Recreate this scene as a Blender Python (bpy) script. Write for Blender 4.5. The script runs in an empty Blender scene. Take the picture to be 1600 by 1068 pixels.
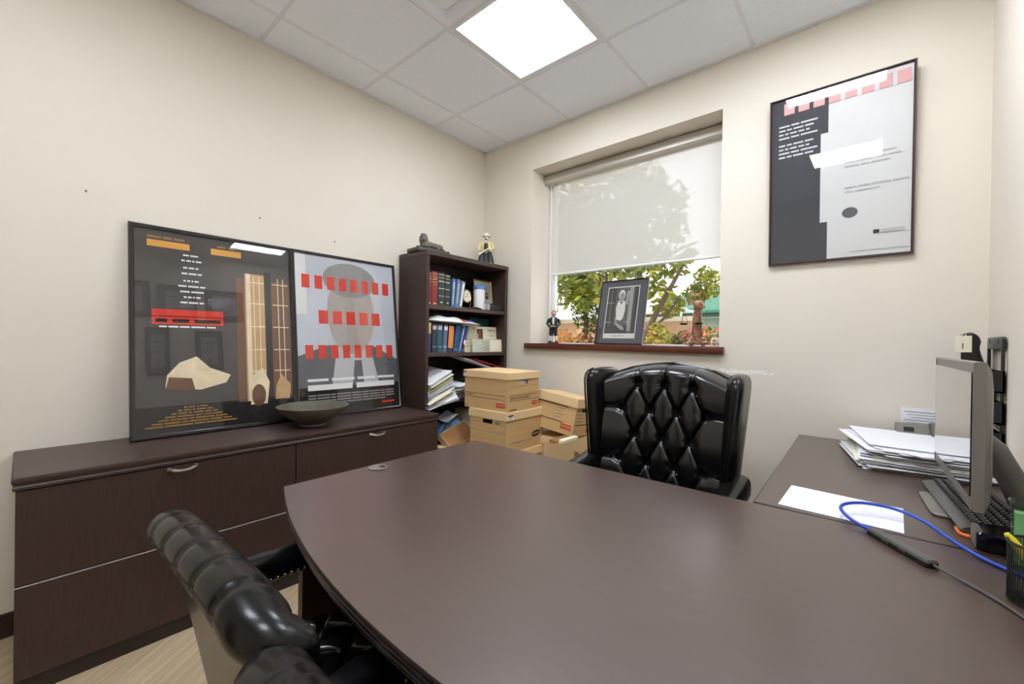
import bpy, bmesh, math, random
from mathutils import Vector, Matrix, Euler
random.seed(7)
PI = math.pi
sc = bpy.context.scene
COL = sc.collection
H = 2.885            # ceiling height
RW = 3.008           # right wall
FY = -4.30           # front wall (behind the camera)

# ------------------------------------------------------------------ camera
cam_d = bpy.data.cameras.new('camera'); cam = bpy.data.objects.new('camera', cam_d); COL.objects.link(cam)
cam_d.sensor_width = 36.0; cam_d.sensor_fit = 'HORIZONTAL'; cam_d.lens = 655.38 / 1600 * 36.0
cam_d.clip_start = 0.02; cam_d.clip_end = 200
yaw, pitch, roll = -0.709582, -0.0030707, 0.0154466
fw = Vector((math.sin(yaw) * math.cos(pitch), math.cos(yaw) * math.cos(pitch), math.sin(pitch)))
rt = Vector((math.cos(yaw), -math.sin(yaw), 0)); up = rt.cross(fw)
r2 = rt * math.cos(roll) + up * math.sin(roll); u2 = -rt * math.sin(roll) + up * math.cos(roll)
cam.matrix_world = Matrix(((r2.x, u2.x, -fw.x, 2.6371), (r2.y, u2.y, -fw.y, -2.6561), (r2.z, u2.z, -fw.z, H - 1.66039), (0, 0, 0, 1)))
sc.camera = cam

# ------------------------------------------------------------------ world, sun, exposure
w = bpy.data.worlds.new('overcast_sky'); sc.world = w; w.use_nodes = True
nt = w.node_tree; nt.nodes.clear()
wo = nt.nodes.new('ShaderNodeOutputWorld'); bg = nt.nodes.new('ShaderNodeBackground')
tc = nt.nodes.new('ShaderNodeTexCoord'); sp = nt.nodes.new('ShaderNodeSeparateXYZ'); rp = nt.nodes.new('ShaderNodeValToRGB')
rp.color_ramp.elements[0].position = 0.0; rp.color_ramp.elements[0].color = (1.0, 0.99, 0.97, 1)
rp.color_ramp.elements[1].position = 0.7; rp.color_ramp.elements[1].color = (0.86, 0.92, 1.0, 1)
nt.links.new(tc.outputs['Generated'], sp.inputs[0]); nt.links.new(sp.outputs['Z'], rp.inputs[0])
nt.links.new(rp.outputs[0], bg.inputs[0]); nt.links.new(bg.outputs[0], wo.inputs[0])
bg.inputs[1].default_value = 2.4
sun_d = bpy.data.lights.new('sun', 'SUN'); sun_d.energy = 3.8; sun_d.angle = 0.02; sun_d.color = (1, 0.95, 0.86)
sun = bpy.data.objects.new('sun', sun_d); COL.objects.link(sun); sun.rotation_euler = Euler((math.radians(42), 0, math.radians(-25)))
PANEL = 21.5         # emission of the ceiling panels
sc.view_settings.view_transform = 'Standard'; sc.view_settings.look = 'None'
sc.view_settings.exposure = 0.06; sc.view_settings.gamma = 1.0; sc.view_settings.use_curve_mapping = False
sc.cycles.max_bounces = 10; sc.cycles.diffuse_bounces = 6; sc.cycles.glossy_bounces = 4
sc.cycles.transparent_max_bounces = 24; sc.cycles.caustics_reflective = False; sc.cycles.caustics_refractive = False

# ------------------------------------------------------------------ materials
def lin(c):
    return tuple((v / 255 / 12.92 if v / 255 <= 0.04045 else ((v / 255 + 0.055) / 1.055) ** 2.4) for v in c)
MATS = {}
def mat(name, rgb, rough=0.5, metal=0.0, spec=0.5, coat=0.0, var=0.06, scale=12.0, bump=0.0, bscale=200.0, stretch=None, emit=0, trans=0.0, alpha=1.0, coat_rough=0.03):
    """procedural principled material: colour with a slight noise variation and an optional bump"""
    m = bpy.data.materials.new(name); m.use_nodes = True; MATS[name] = m
    n = m.node_tree.nodes; l = m.node_tree.links; p = n['Principled BSDF']
    p.inputs['Roughness'].default_value = rough; p.inputs['Metallic'].default_value = metal
    p.inputs['Specular IOR Level'].default_value = spec; p.inputs['Coat Weight'].default_value = coat; p.inputs['Coat Roughness'].default_value = coat_rough
    p.inputs['Transmission Weight'].default_value = trans; p.inputs['Alpha'].default_value = alpha
    c = lin(rgb); co = n.new('ShaderNodeTexCoord'); mp = n.new('ShaderNodeMapping'); l.new(co.outputs['Object'], mp.inputs[0])
    if stretch: mp.inputs['Scale'].default_value = stretch
    nz = n.new('ShaderNodeTexNoise'); nz.inputs['Scale'].default_value = scale; nz.inputs['Detail'].default_value = 5; l.new(mp.outputs[0], nz.inputs['Vector'])
    rm = n.new('ShaderNodeValToRGB'); e = rm.color_ramp.elements
    e[0].position = 0.3; e[1].position = 0.7
    e[0].color = tuple(v * (1 - var) for v in c) + (1,); e[1].color = tuple(min(1, v * (1 + var)) for v in c) + (1,)
    l.new(nz.outputs['Fac'], rm.inputs[0]); l.new(rm.outputs[0], p.inputs['Base Color'])
    if bump:
        b = n.new('ShaderNodeBump'); b.inputs['Strength'].default_value = bump; b.inputs['Distance'].default_value = 0.002
        n2 = n.new('ShaderNodeTexNoise'); n2.inputs['Scale'].default_value = bscale; n2.inputs['Detail'].default_value = 3
        l.new(mp.outputs[0], n2.inputs['Vector']); l.new(n2.outputs['Fac'], b.inputs['Height']); l.new(b.outputs[0], p.inputs['Normal'])
    if emit:
        p.inputs['Emission Color'].default_value = c + (1,); p.inputs['Emission Strength'].default_value = emit
    return m

paint = mat('cream_wall_paint', (224, 216, 203), 0.75, spec=0.25, var=0.012, scale=3, bump=0.08, bscale=350)
ceil_m = mat('white_ceiling_tile', (240, 247, 255), 0.9, spec=0.2, var=0.02, scale=90, bump=0.25, bscale=160)
grid_m = mat('white_grid_bar', (228, 232, 236), 0.5, var=0.01)
grid_edge = mat('grid_bar_shadow_gap', (120, 118, 114), 0.8, var=0.02)
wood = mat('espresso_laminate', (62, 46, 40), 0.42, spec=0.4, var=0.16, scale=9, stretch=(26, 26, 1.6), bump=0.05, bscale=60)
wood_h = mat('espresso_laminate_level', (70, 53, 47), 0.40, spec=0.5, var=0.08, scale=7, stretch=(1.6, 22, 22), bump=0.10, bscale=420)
desk_m = mat('espresso_desk_laminate', (76, 58, 51), 0.36, coat=0.7, coat_rough=0.24, spec=0.5, var=0.07, scale=6, stretch=(1.5, 9, 9), bump=0.16, bscale=520)
desk_edge = mat('espresso_reeded_edge', (42, 31, 28), 0.35, spec=0.5, var=0.06)
wood_in = mat('espresso_laminate_inside', (50, 40, 36), 0.5, spec=0.3, var=0.1, scale=8, stretch=(20, 20, 1.5))
leather = mat('black_leather', (13, 13, 15), 0.23, spec=0.6, var=0.1, scale=30, bump=0.05, bscale=260, coat=0.15, coat_rough=0.15)
leather_b = mat('black_leather_smooth', (12, 12, 13), 0.27, spec=0.3, var=0.06, scale=20, bump=0.06, bscale=160, coat=0.1, coat_rough=0.12)
black_pl = mat('black_plastic', (22, 22, 23), 0.35, var=0.05)
black_gl = mat('black_gloss', (12, 12, 13), 0.08, var=0.02)
black_fr = mat('black_frame_gloss', (16, 16, 17), 0.18, var=0.03, coat=0.4)
grey_pl = mat('dark_grey_plastic', (84, 82, 80), 0.4, var=0.04)
grey_lt = mat('warm_grey_plastic', (128, 124, 117), 0.38, metal=0.2, var=0.03)
silver = mat('brushed_nickel', (200, 196, 188), 0.28, metal=1.0, var=0.03)
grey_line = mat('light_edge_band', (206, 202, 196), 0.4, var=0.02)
brass = mat('antique_brass', (196, 168, 110), 0.25, metal=1.0, var=0.05)
paper = mat('white_paper', (234, 235, 240), 0.8, spec=0.2, var=0.01)
paper_b = mat('cream_paper', (236, 229, 205), 0.8, spec=0.2, var=0.03)
paper_y = mat('yellow_paper', (216, 214, 120), 0.8, spec=0.2, var=0.03)
paper_g = mat('grey_printed_paper', (190, 190, 188), 0.8, spec=0.2, var=0.25, scale=60)
ink = mat('dark_ink', (50, 46, 44), 0.8, spec=0.2, var=0.02)
ink_g = mat('grey_ink', (120, 120, 122), 0.8, spec=0.2, var=0.02)
card = mat('brown_cardboard', (208, 174, 124), 0.8, spec=0.15, var=0.05, scale=6, stretch=(1, 1, 8))
card_l = mat('light_cardboard', (226, 196, 150), 0.8, spec=0.15, var=0.04, scale=5)
card_d = mat('dark_cardboard', (150, 110, 72), 0.85, spec=0.1, var=0.08)
red_ink = mat('red_ink', (196, 66, 46), 0.7, var=0.05)
green_ink = mat('green_ink', (90, 140, 112), 0.7, var=0.04)
floor_white = mat('off_white_vinyl', (226, 226, 222), 0.5, var=0.02)
blue_pl = mat('blue_cable_jacket', (36, 78, 190), 0.4, var=0.03)
yellow_pl = mat('yellow_plastic', (240, 224, 40), 0.4, var=0.03)
pink_pl = mat('pink_plastic', (200, 50, 90), 0.4, var=0.05)
orange_pl = mat('orange_plastic', (224, 116, 60), 0.5, var=0.04)
olive = mat('olive_glaze', (92, 88, 74), 0.42, spec=0.5, var=0.14, scale=20, bump=0.1, bscale=60)
bronze = mat('weathered_stone_bronze', (104, 100, 90), 0.6, spec=0.4, var=0.3, scale=60, bump=0.4, bscale=120)
stone_d = mat('dark_stone', (74, 70, 66), 0.5, var=0.15, scale=40)
copper = mat('shaded_copper', (150, 112, 86), 0.35, metal=0.7, var=0.4, scale=60)  # dark mottling in the colour stands in for shading on the statuette
sill_w = mat('cherry_wood', (92, 46, 32), 0.35, var=0.2, scale=8, stretch=(1, 14, 14))
base_w = mat('dark_cherry_baseboard', (46, 24, 20), 0.3, var=0.12, scale=8, stretch=(14, 1, 14))
skin = mat('painted_skin', (214, 164, 132), 0.5, var=0.04)
cloth_w = mat('painted_white', (232, 228, 216), 0.5, var=0.03)
cloth_y = mat('painted_pale_yellow', (222, 210, 150), 0.5, var=0.06)
cloth_k = mat('painted_black', (38, 37, 42), 0.45, var=0.08)
cloth_g = mat('painted_dark_green', (40, 52, 48), 0.45, var=0.08)
hair_r = mat('painted_auburn', (112, 48, 36), 0.5, var=0.1)
shoe_c = mat('painted_cream', (226, 214, 176), 0.5, var=0.04)
white_fr = mat('white_window_vinyl', (228, 230, 230), 0.4, var=0.01)
cass_m = mat('shade_cassette_grey', (194, 190, 180), 0.35, metal=0.2, var=0.02)
mesh_m = mat('black_wire_mesh', (30, 30, 31), 0.4, metal=0.3, var=0.04)
vent_m = mat('white_painted_metal', (240, 245, 250), 0.45, var=0.01)

def floor_material():
    m = bpy.data.materials.new('pale_oak_planks'); m.use_nodes = True
    n = m.node_tree.nodes; l = m.node_tree.links; p = n['Principled BSDF']; p.inputs['Roughness'].default_value = 0.38
    co = n.new('ShaderNodeTexCoord'); mp = n.new('ShaderNodeMapping'); mp.inputs['Rotation'].default_value = (0, 0, math.radians(52)); l.new(co.outputs['Object'], mp.inputs[0])
    br = n.new('ShaderNodeTexBrick'); br.offset = 0.37; br.inputs['Scale'].default_value = 1.0
    br.inputs['Brick Width'].default_value = 1.2; br.inputs['Row Height'].default_value = 0.2; br.inputs['Mortar Size'].default_value = 0.0016
    br.inputs['Color1'].default_value = lin((196, 176, 146)) + (1,); br.inputs['Color2'].default_value = lin((180, 158, 128)) + (1,); br.inputs['Mortar'].default_value = lin((212, 200, 178)) + (1,)
    l.new(mp.outputs[0], br.inputs['Vector'])
    m2 = n.new('ShaderNodeMapping'); m2.inputs['Scale'].default_value = (1.3, 26, 1); l.new(mp.outputs[0], m2.inputs[0])
    nz = n.new('ShaderNodeTexNoise'); nz.inputs['Scale'].default_value = 2.2; nz.inputs['Detail'].default_value = 7; l.new(m2.outputs[0], nz.inputs['Vector'])
    rm = n.new('ShaderNodeValToRGB'); rm.color_ramp.elements[0].color = (0.74, 0.72, 0.70, 1); rm.color_ramp.elements[1].color = (1.12, 1.12, 1.12, 1)
    rm.color_ramp.elements[0].position = 0.3; rm.color_ramp.elements[1].position = 0.68; l.new(nz.outputs['Fac'], rm.inputs[0])
    mx = n.new('ShaderNodeMix'); mx.data_type = 'RGBA'; mx.blend_type = 'MULTIPLY'; mx.inputs[0].default_value = 1
    l.new(br.outputs['Color'], mx.inputs[6]); l.new(rm.outputs[0], mx.inputs[7]); l.new(mx.outputs[2], p.inputs['Base Color'])
    return m
floor_m = floor_material()

def wall_scuffed():
    """cream paint with one scraped, chalky band where a chair has rubbed the back wall"""
    m = paint.copy(); m.name = 'cream_wall_paint_scraped'; n = m.node_tree.nodes; l = m.node_tree.links; p = n['Principled BSDF']
    src = p.inputs['Base Color'].links[0].from_socket
    co = n.new('ShaderNodeTexCoord'); sx = n.new('ShaderNodeSeparateXYZ'); l.new(co.outputs['Object'], sx.inputs[0])
    def mathn(op, a, b):
        q = n.new('ShaderNodeMath'); q.operation = op
        for i, v in enumerate((a, b)):
            if isinstance(v, (int, float)): q.inputs[i].default_value = v
            else: l.new(v, q.inputs[i])
        return q.outputs[0]
    dx = mathn('DIVIDE', mathn('ABSOLUTE', mathn('SUBTRACT', sx.outputs['X'], 2.08), 0), 0.2)
    dz = mathn('DIVIDE', mathn('ABSOLUTE', mathn('SUBTRACT', sx.outputs['Z'], 1.069), 0), 0.017)
    d = mathn('MAXIMUM', dx, dz)
    nz = n.new('ShaderNodeTexNoise'); nz.inputs['Scale'].default_value = 70; nz.inputs['Detail'].default_value = 6; l.new(co.outputs['Object'], nz.inputs['Vector'])
    k = mathn('GREATER_THAN', mathn('SUBTRACT', mathn('MULTIPLY', nz.outputs['Fac'], 2.6), d), 0.78)
    mx = n.new('ShaderNodeMix'); mx.data_type = 'RGBA'; l.new(k, mx.inputs[0]); l.new(src, mx.inputs[6]); mx.inputs[7].default_value = lin((240, 239, 236)) + (1,)
    l.new(mx.outputs[2], p.inputs['Base Color']); return m
paint_s = wall_scuffed()

def glazing_material(name, tint=(1, 1, 1), gain=1.0, rough=0.0):
    m = bpy.data.materials.new(name); m.use_nodes = True; n = m.node_tree.nodes; l = m.node_tree.links; n.clear()
    o = n.new('ShaderNodeOutputMaterial'); mx = n.new('ShaderNodeMixShader'); t = n.new('ShaderNodeBsdfTransparent'); g = n.new('ShaderNodeBsdfGlossy')
    t.inputs[0].default_value = tint + (1,); g.inputs['Roughness'].default_value = rough
    f = n.new('ShaderNodeFresnel'); ge = n.new('ShaderNodeNewGeometry'); io = n.new('ShaderNodeMapRange'); io.inputs[3].default_value = 1.5; io.inputs[4].default_value = 1 / 1.5
    l.new(ge.outputs['Backfacing'], io.inputs[0]); l.new(io.outputs[0], f.inputs[0]); k = n.new('ShaderNodeMath'); k.operation = 'MULTIPLY'; k.inputs[1].default_value = gain; k.use_clamp = True
    l.new(f.outputs[0], k.inputs[0]); l.new(k.outputs[0], mx.inputs[0]); l.new(t.outputs[0], mx.inputs[1]); l.new(g.outputs[0], mx.inputs[2]); l.new(mx.outputs[0], o.inputs[0])
    return m
glass = glazing_material('clear_glass', gain=1.0)
plexi = glazing_material('poster_acrylic', gain=1.7, rough=0.015)
green_ac = glazing_material('green_acrylic', tint=(0.80, 0.95, 0.82), gain=1.2)
clear_ac = glazing_material('clear_acrylic', tint=(0.86, 0.9, 0.88), gain=1.5)

def shade_fabric():
    m = bpy.data.materials.new('light_filtering_fabric'); m.use_nodes = True; n = m.node_tree.nodes; l = m.node_tree.links; n.clear()
    o = n.new('ShaderNodeOutputMaterial'); d = n.new('ShaderNodeBsdfDiffuse'); t = n.new('ShaderNodeBsdfTranslucent'); tr = n.new('ShaderNodeBsdfTransparent')
    d.inputs[0].default_value = lin((206, 203, 197)) + (1,); t.inputs[0].default_value = lin((212, 208, 203)) + (1,)
    co = n.new('ShaderNodeTexCoord'); wv = n.new('ShaderNodeTexWave'); wv.inputs['Scale'].default_value = 260; l.new(co.outputs['Object'], wv.inputs['Vector']); bp = n.new('ShaderNodeBump'); bp.inputs['Strength'].default_value = 0.05; l.new(wv.outputs['Fac'], bp.inputs['Height']); l.new(bp.outputs[0], d.inputs['Normal'])
    a = n.new('ShaderNodeMixShader'); a.inputs[0].default_value = 0.22; l.new(d.outputs[0], a.inputs[1]); l.new(t.outputs[0], a.inputs[2])
    b = n.new('ShaderNodeMixShader'); b.inputs[0].default_value = 0.14; l.new(a.outputs[0], b.inputs[1]); l.new(tr.outputs[0], b.inputs[2]); l.new(b.outputs[0], o.inputs[0])
    return m
shade_m = shade_fabric()

def leaf_material(name, rgb):
    m = bpy.data.materials.new(name); m.use_nodes = True; n = m.node_tree.nodes; l = m.node_tree.links; n.clear()
    o = n.new('ShaderNodeOutputMaterial'); d = n.new('ShaderNodeBsdfDiffuse'); t = n.new('ShaderNodeBsdfTranslucent'); mx = n.new('ShaderNodeMixShader'); mx.inputs[0].default_value = 0.4
    co = n.new('ShaderNodeTexCoord'); nz = n.new('ShaderNodeTexNoise'); nz.inputs['Scale'].default_value = 4; l.new(co.outputs['Object'], nz.inputs['Vector'])
    rm = n.new('ShaderNodeValToRGB'); c = lin(rgb); rm.color_ramp.elements[0].color = tuple(v * 0.75 for v in c) + (1,); rm.color_ramp.elements[1].color = tuple(min(1, v * 1.25) for v in c) + (1,)
    l.new(nz.outputs['Fac'], rm.inputs[0]); l.new(rm.outputs[0], d.inputs[0]); l.new(rm.outputs[0], t.inputs[0])
    l.new(d.outputs[0], mx.inputs[1]); l.new(t.outputs[0], mx.inputs[2]); l.new(mx.outputs[0], o.inputs[0]); return m
leaf_y = leaf_material('yellow_green_leaf', (150, 152, 60)); leaf_g = leaf_material('mid_green_leaf', (114, 126, 56)); leaf_d = leaf_material('dark_green_leaf', (70, 88, 50))
leaf_o = leaf_material('orange_leaf', (216, 112, 62)); leaf_p = leaf_material('pink_flower', (206, 92, 110)); leaf_b = leaf_material('bronze_leaf', (92, 68, 54)); leaf_t = leaf_material('tan_leaf', (190, 150, 96))
bark = mat('brown_bark', (78, 62, 50), 0.9, var=0.25, scale=20, bump=0.6, bscale=40)

# ------------------------------------------------------------------ mesh builder
T = lambda x, y, z: Matrix.Translation((x, y, z))
def RX(a): return Matrix.Rotation(math.radians(a), 4, 'X')
def RY(a): return Matrix.Rotation(math.radians(a), 4, 'Y')
def RZ(a): return Matrix.Rotation(math.radians(a), 4, 'Z')
FRAME = {}           # object -> its matrix in the world (parts have none of their own)

class MB:
    def __init__(s): s.bm = bmesh.new(); s.mats = []
    def mi(s, m):
        if m not in s.mats: s.mats.append(m)
        return s.mats.index(m)
    def _take(s, tb, m, M=None, smooth=True):
        if M is not None: tb.transform(M)
        i = s.mi(m)
        for f in tb.faces: f.material_index = i; f.smooth = smooth
        me = bpy.data.meshes.new('t'); tb.to_mesh(me); tb.free(); s.bm.from_mesh(me); bpy.data.meshes.remove(me); return s
    def box(s, c, size, m, bev=0.0, seg=2, M=None):
        tb = bmesh.new(); bmesh.ops.create_cube(tb, size=1.0)
        for v in tb.verts: v.co = Vector((v.co.x * size[0], v.co.y * size[1], v.co.z * size[2]))
        if bev > 0: bmesh.ops.bevel(tb, geom=list(tb.edges), offset=min(bev, min(size) * 0.49), segments=seg, profile=0.5, affect='EDGES')
        tb.transform(T(*c)); return s._take(tb, m, M)
    def span(s, a, b, m, bev=0.0, seg=2, M=None):
        return s.box([(a[i] + b[i]) / 2 for i in range(3)], [abs(b[i] - a[i]) for i in range(3)], m, bev, seg, M)
    def poly(s, pts, m, M=None):
        tb = bmesh.new(); tb.faces.new([tb.verts.new(p) for p in pts]); return s._take(tb, m, M, False)
    def loft(s, rings, m, cap=True, closed=True, M=None, smooth=True):
        tb = bmesh.new(); R = [[tb.verts.new(p) for p in r] for r in rings]; n = len(R[0])
        for a, b in zip(R, R[1:]):
            for i in range(n if closed else n - 1):
                j = (i + 1) % n; tb.faces.new((a[i], a[j], b[j], b[i]))
        if cap and closed: tb.faces.new(list(reversed(R[0]))); tb.faces.new(R[-1])
        bmesh.ops.recalc_face_normals(tb, faces=list(tb.faces)); return s._take(tb, m, M, smooth)
    def lathe(s, prof, m, seg=28, M=None):
        rings = [[(r * math.cos(2 * PI * k / seg), r * math.sin(2 * PI * k / seg), z) for k in range(seg)] for r, z in prof]
        return s.loft(rings, m, True, True, M)
    def cyl(s, p0, p1, r0, m, r1=None, seg=16, M=None):
        return s.tube([p0, p1], [r0, r0 if r1 is None else r1], m, seg, M)
    def tube(s, pts, r, m, seg=8, M=None):
        pts = [Vector(p) for p in pts]; rs = r if isinstance(r, (list, tuple)) else [r] * len(pts)
        rings = []; d0 = (pts[1] - pts[0]).normalized(); nrm = d0.orthogonal().normalized()
        for i, p in enumerate(pts):
            d = ((pts[min(i + 1, len(pts) - 1)] - pts[max(i - 1, 0)])).normalized()
            nrm = (nrm - d * nrm.dot(d)).normalized(); bn = d.cross(nrm)
            rings.append([p + (nrm * math.cos(2 * PI * k / seg) + bn * math.sin(2 * PI * k / seg)) * rs[i] for k in range(seg)])
        return s.loft(rings, m, True, True, M)
    def ball(s, c, r, m, seg=16, M=None, R=None):
        tb = bmesh.new(); bmesh.ops.create_uvsphere(tb, u_segments=seg, v_segments=max(6, seg * 2 // 3), radius=1)
        r = r if isinstance(r, (list, tuple)) else (r, r, r)
        tb.transform(Matrix.Diagonal((*r, 1)))
        if R is not None: tb.transform(R)
        tb.transform(T(*c)); return s._take(tb, m, M)
    def grid(s, f, nu, nv, m, M=None, flip=False):
        tb = bmesh.new(); V = [[tb.verts.new(f(i / nu, j / nv)) for j in range(nv + 1)] for i in range(nu + 1)]
        for i in range(nu):
            for j in range(nv):
                q = (V[i][j], V[i + 1][j], V[i + 1][j + 1], V[i][j + 1]); tb.faces.new(tuple(reversed(q)) if flip else q)
        return s._take(tb, m, M)
    def slab(s, poly, layers, m, M=None, m_side=None):
        """stacked outlines of a convex polygon (counter-clockwise): layers are (inset, z)"""
        P = [Vector(p) for p in poly]; n = len(P)
        def inset(d):
            out = []
            for i in range(n):
                a, b, c = P[i - 1], P[i], P[(i + 1) % n]
                e1 = (b - a).normalized(); e2 = (c - b).normalized(); n1 = Vector((-e1.y, e1.x)); n2 = Vector((-e2.y, e2.x))
                bis = n1 + n2; k = bis.length_squared; out.append(b + bis * (2 * d / k if k > 1e-6 else 0))
            return out
        rings = [[(q.x, q.y, z) for q in inset(d)] for d, z in layers]
        s.loft(rings, m_side or m, False, True, M, True)
        s.poly(list(rings[-1]), m, M); s.poly(list(reversed(rings[0])), m, M); return s
    def text(s, txt, size, m, M, width=None, extrude=0.0002):
        cu = bpy.data.curves.new('t', 'FONT'); cu.body = txt; cu.size = size; cu.extrude = extrude; cu.align_x = 'CENTER'; cu.align_y = 'CENTER'
        ob = bpy.data.objects.new('t', cu); COL.objects.link(ob); dg = bpy.context.evaluated_depsgraph_get()
        me = bpy.data.meshes.new_from_object(ob.evaluated_get(dg)); tb = bmesh.new(); tb.from_mesh(me)
        bpy.data.objects.remove(ob); bpy.data.curves.remove(cu); bpy.data.meshes.remove(me)
        if width:
            xs = [v.co.x for v in tb.verts]; k = width / (max(xs) - min(xs)); tb.transform(Matrix.Diagonal((k, 1, 1, 1)))
        return s._take(tb, m, M, False)
    def build(s, name, parent=None, world=False, angle=38, loc=None):
        if world and parent is not None: s.bm.transform(FRAME[parent].inverted())
        if loc is not None: s.bm.transform(T(*loc).inverted())
        me = bpy.data.meshes.new(name); s.bm.to_mesh(me); s.bm.free()
        for m in s.mats: me.materials.append(m)
        me.set_sharp_from_angle(angle=math.radians(angle))
        o = bpy.data.objects.new(name, me); COL.objects.link(o)
        if parent is not None: o.parent = parent; FRAME[o] = FRAME[parent]
        else:
            if loc is not None: o.location = loc
            FRAME[o] = T(*loc) if loc is not None else Matrix.Identity(4)
        return o

def tag(o, label, cat, group=None, kind=None):
    o['label'] = label; o['category'] = cat
    if group: o['group'] = group
    if kind: o['kind'] = kind
    return o
def thing(name, label, cat, loc=(0, 0, 0), rot=(0, 0, 0), group=None):
    o = bpy.data.objects.new(name, None); COL.objects.link(o); o.empty_display_size = 0.05
    o.location = loc; o.rotation_euler = Euler([math.radians(a) for a in rot]); FRAME[o] = T(*loc) @ o.rotation_euler.to_matrix().to_4x4()
    return tag(o, label, cat, group)
def struct(o): o['kind'] = 'structure'; return o
def dup(root, loc, rot, label, group=None):
    r = root.copy(); COL.objects.link(r); r.location = loc; r.rotation_euler = Euler([math.radians(a) for a in rot]); r['label'] = label
    if group: r['group'] = group
    for ch in list(root.children):
        c = ch.copy(); COL.objects.link(c); c.parent = r
        for g in list(ch.children):
            d = g.copy(); COL.objects.link(d); d.parent = c
    return r
def ring4(w, h, inset, y):      # a rectangle outline standing on z = 0, centred in x
    return [(-w / 2 + inset, y, inset), (w / 2 - inset, y, inset), (w / 2 - inset, y, h - inset), (-w / 2 + inset, y, h - inset)]

# ------------------------------------------------------------------ the room
b = MB(); b.span((-0.2, FY - 0.2, -0.12), (RW + 0.2, 0.3, 0), floor_m); struct(b.build('floor'))
b = MB(); b.span((-0.2, FY - 0.2, 0), (0, 0.3, H + 0.1), paint); struct(b.build('wall_left'))
b = MB(); b.span((RW, FY - 0.2, 0), (RW + 0.2, 0.3, H + 0.1), paint); struct(b.build('wall_right'))
b = MB(); b.span((0, FY - 0.2, 0), (RW, FY, H + 0.1), paint); struct(b.build('wall_front'))
WX0, WX1, WZ0, WZ1, WD = 0.548, 1.955, 1.165, 2.60, 0.30
b = MB()
b.span((0, 0, 0), (WX0, WD, H + 0.1), paint_s); b.span((WX1, 0, 0), (RW, WD, H + 0.1), paint_s)
b.span((WX0, 0, 0), (WX1, WD, WZ0), paint_s); b.span((WX0, 0, WZ1), (WX1, WD, H + 0.1), paint_s)
bmesh.ops.remove_doubles(b.bm, verts=b.bm.verts, dist=1e-5); struct(b.build('wall_back'))
b = MB(); b.span((0, FY + 0.0, 0), (0.012, -0.0, 0.085), base_w); b.span((0, FY, 0.085), (0.009, 0, 0.096), base_w, 0.003); struct(b.build('baseboard_left'))
b = MB(); b.span((0.012, -0.012, 0), (RW - 0.012, 0, 0.085), base_w); b.span((0.012, -0.009, 0.085), (RW - 0.012, 0, 0.096), base_w, 0.003); struct(b.build('baseboard_back'))
b = MB(); b.span((RW - 0.012, FY, 0), (RW, 0, 0.085), base_w); b.span((RW - 0.009, FY, 0.085), (RW, 0, 0.096), base_w, 0.003); struct(b.build('baseboard_right'))
# suspended ceiling: tiles and grid
TX0, TY0, TL = 0.2810, -0.5835, 0.6096
xs = [0.0] + [TX0 + i * TL for i in range(6) if TX0 + i * TL < RW - 0.05] + [RW]
ys = [0.0] + [TY0 - j * TL for j in range(9) if TY0 - j * TL > FY + 0.05] + [FY]
LIGHTS = {(2, 1), (4, 1), (2, 4), (4, 4)}; VENT = (2, 2)
b = MB()
for i in range(len(xs) - 1):
    for j in range(len(ys) - 1):
        if (i, j) in LIGHTS or (i, j) == VENT: continue
        g0 = 0.0095; b.span((xs[i] + g0, ys[j] - g0, H), (xs[i + 1] - g0, ys[j + 1] + g0, H + 0.016), ceil_m, 0.004, 1)
b.span((-0.05, FY, H + 0.06), (RW + 0.05, 0.2, H + 0.1), ceil_m); struct(b.build('ceiling'))
b = MB()
for x in xs[1:-1]: b.span((x - 0.012, FY, H + 0.0035), (x + 0.012, 0, H + 0.012), grid_m)
for y in ys[1:-1]: b.span((0, y - 0.012, H + 0.0042), (RW, y + 0.012, H + 0.0125), grid_m)
struct(b.build('trim_1'))
b = MB()
b.span((0, FY, H - 0.004), (0.022, 0, H + 0.002), grid_m); b.span((RW - 0.022, FY, H - 0.004), (RW, 0, H + 0.002), grid_m)
b.span((0, -0.022, H - 0.004), (RW, 0, H + 0.002), grid_m); b.span((0, FY, H - 0.004), (RW, FY + 0.022, H + 0.002), grid_m); struct(b.build('trim_2'))
# door behind the camera
b = MB(); b.span((0.5, FY, 0), (1.42, FY + 0.035, 2.08), base_w, 0.004); d = struct(b.build('door_1'))
b = MB(); b.cyl((1.34, FY + 0.035, 1.0), (1.34, FY + 0.08, 1.0), 0.012, silver); b.cyl((1.34, FY + 0.075, 1.0), (1.22, FY + 0.075, 1.0), 0.01, silver); b.build('door_handle', d)

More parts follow.
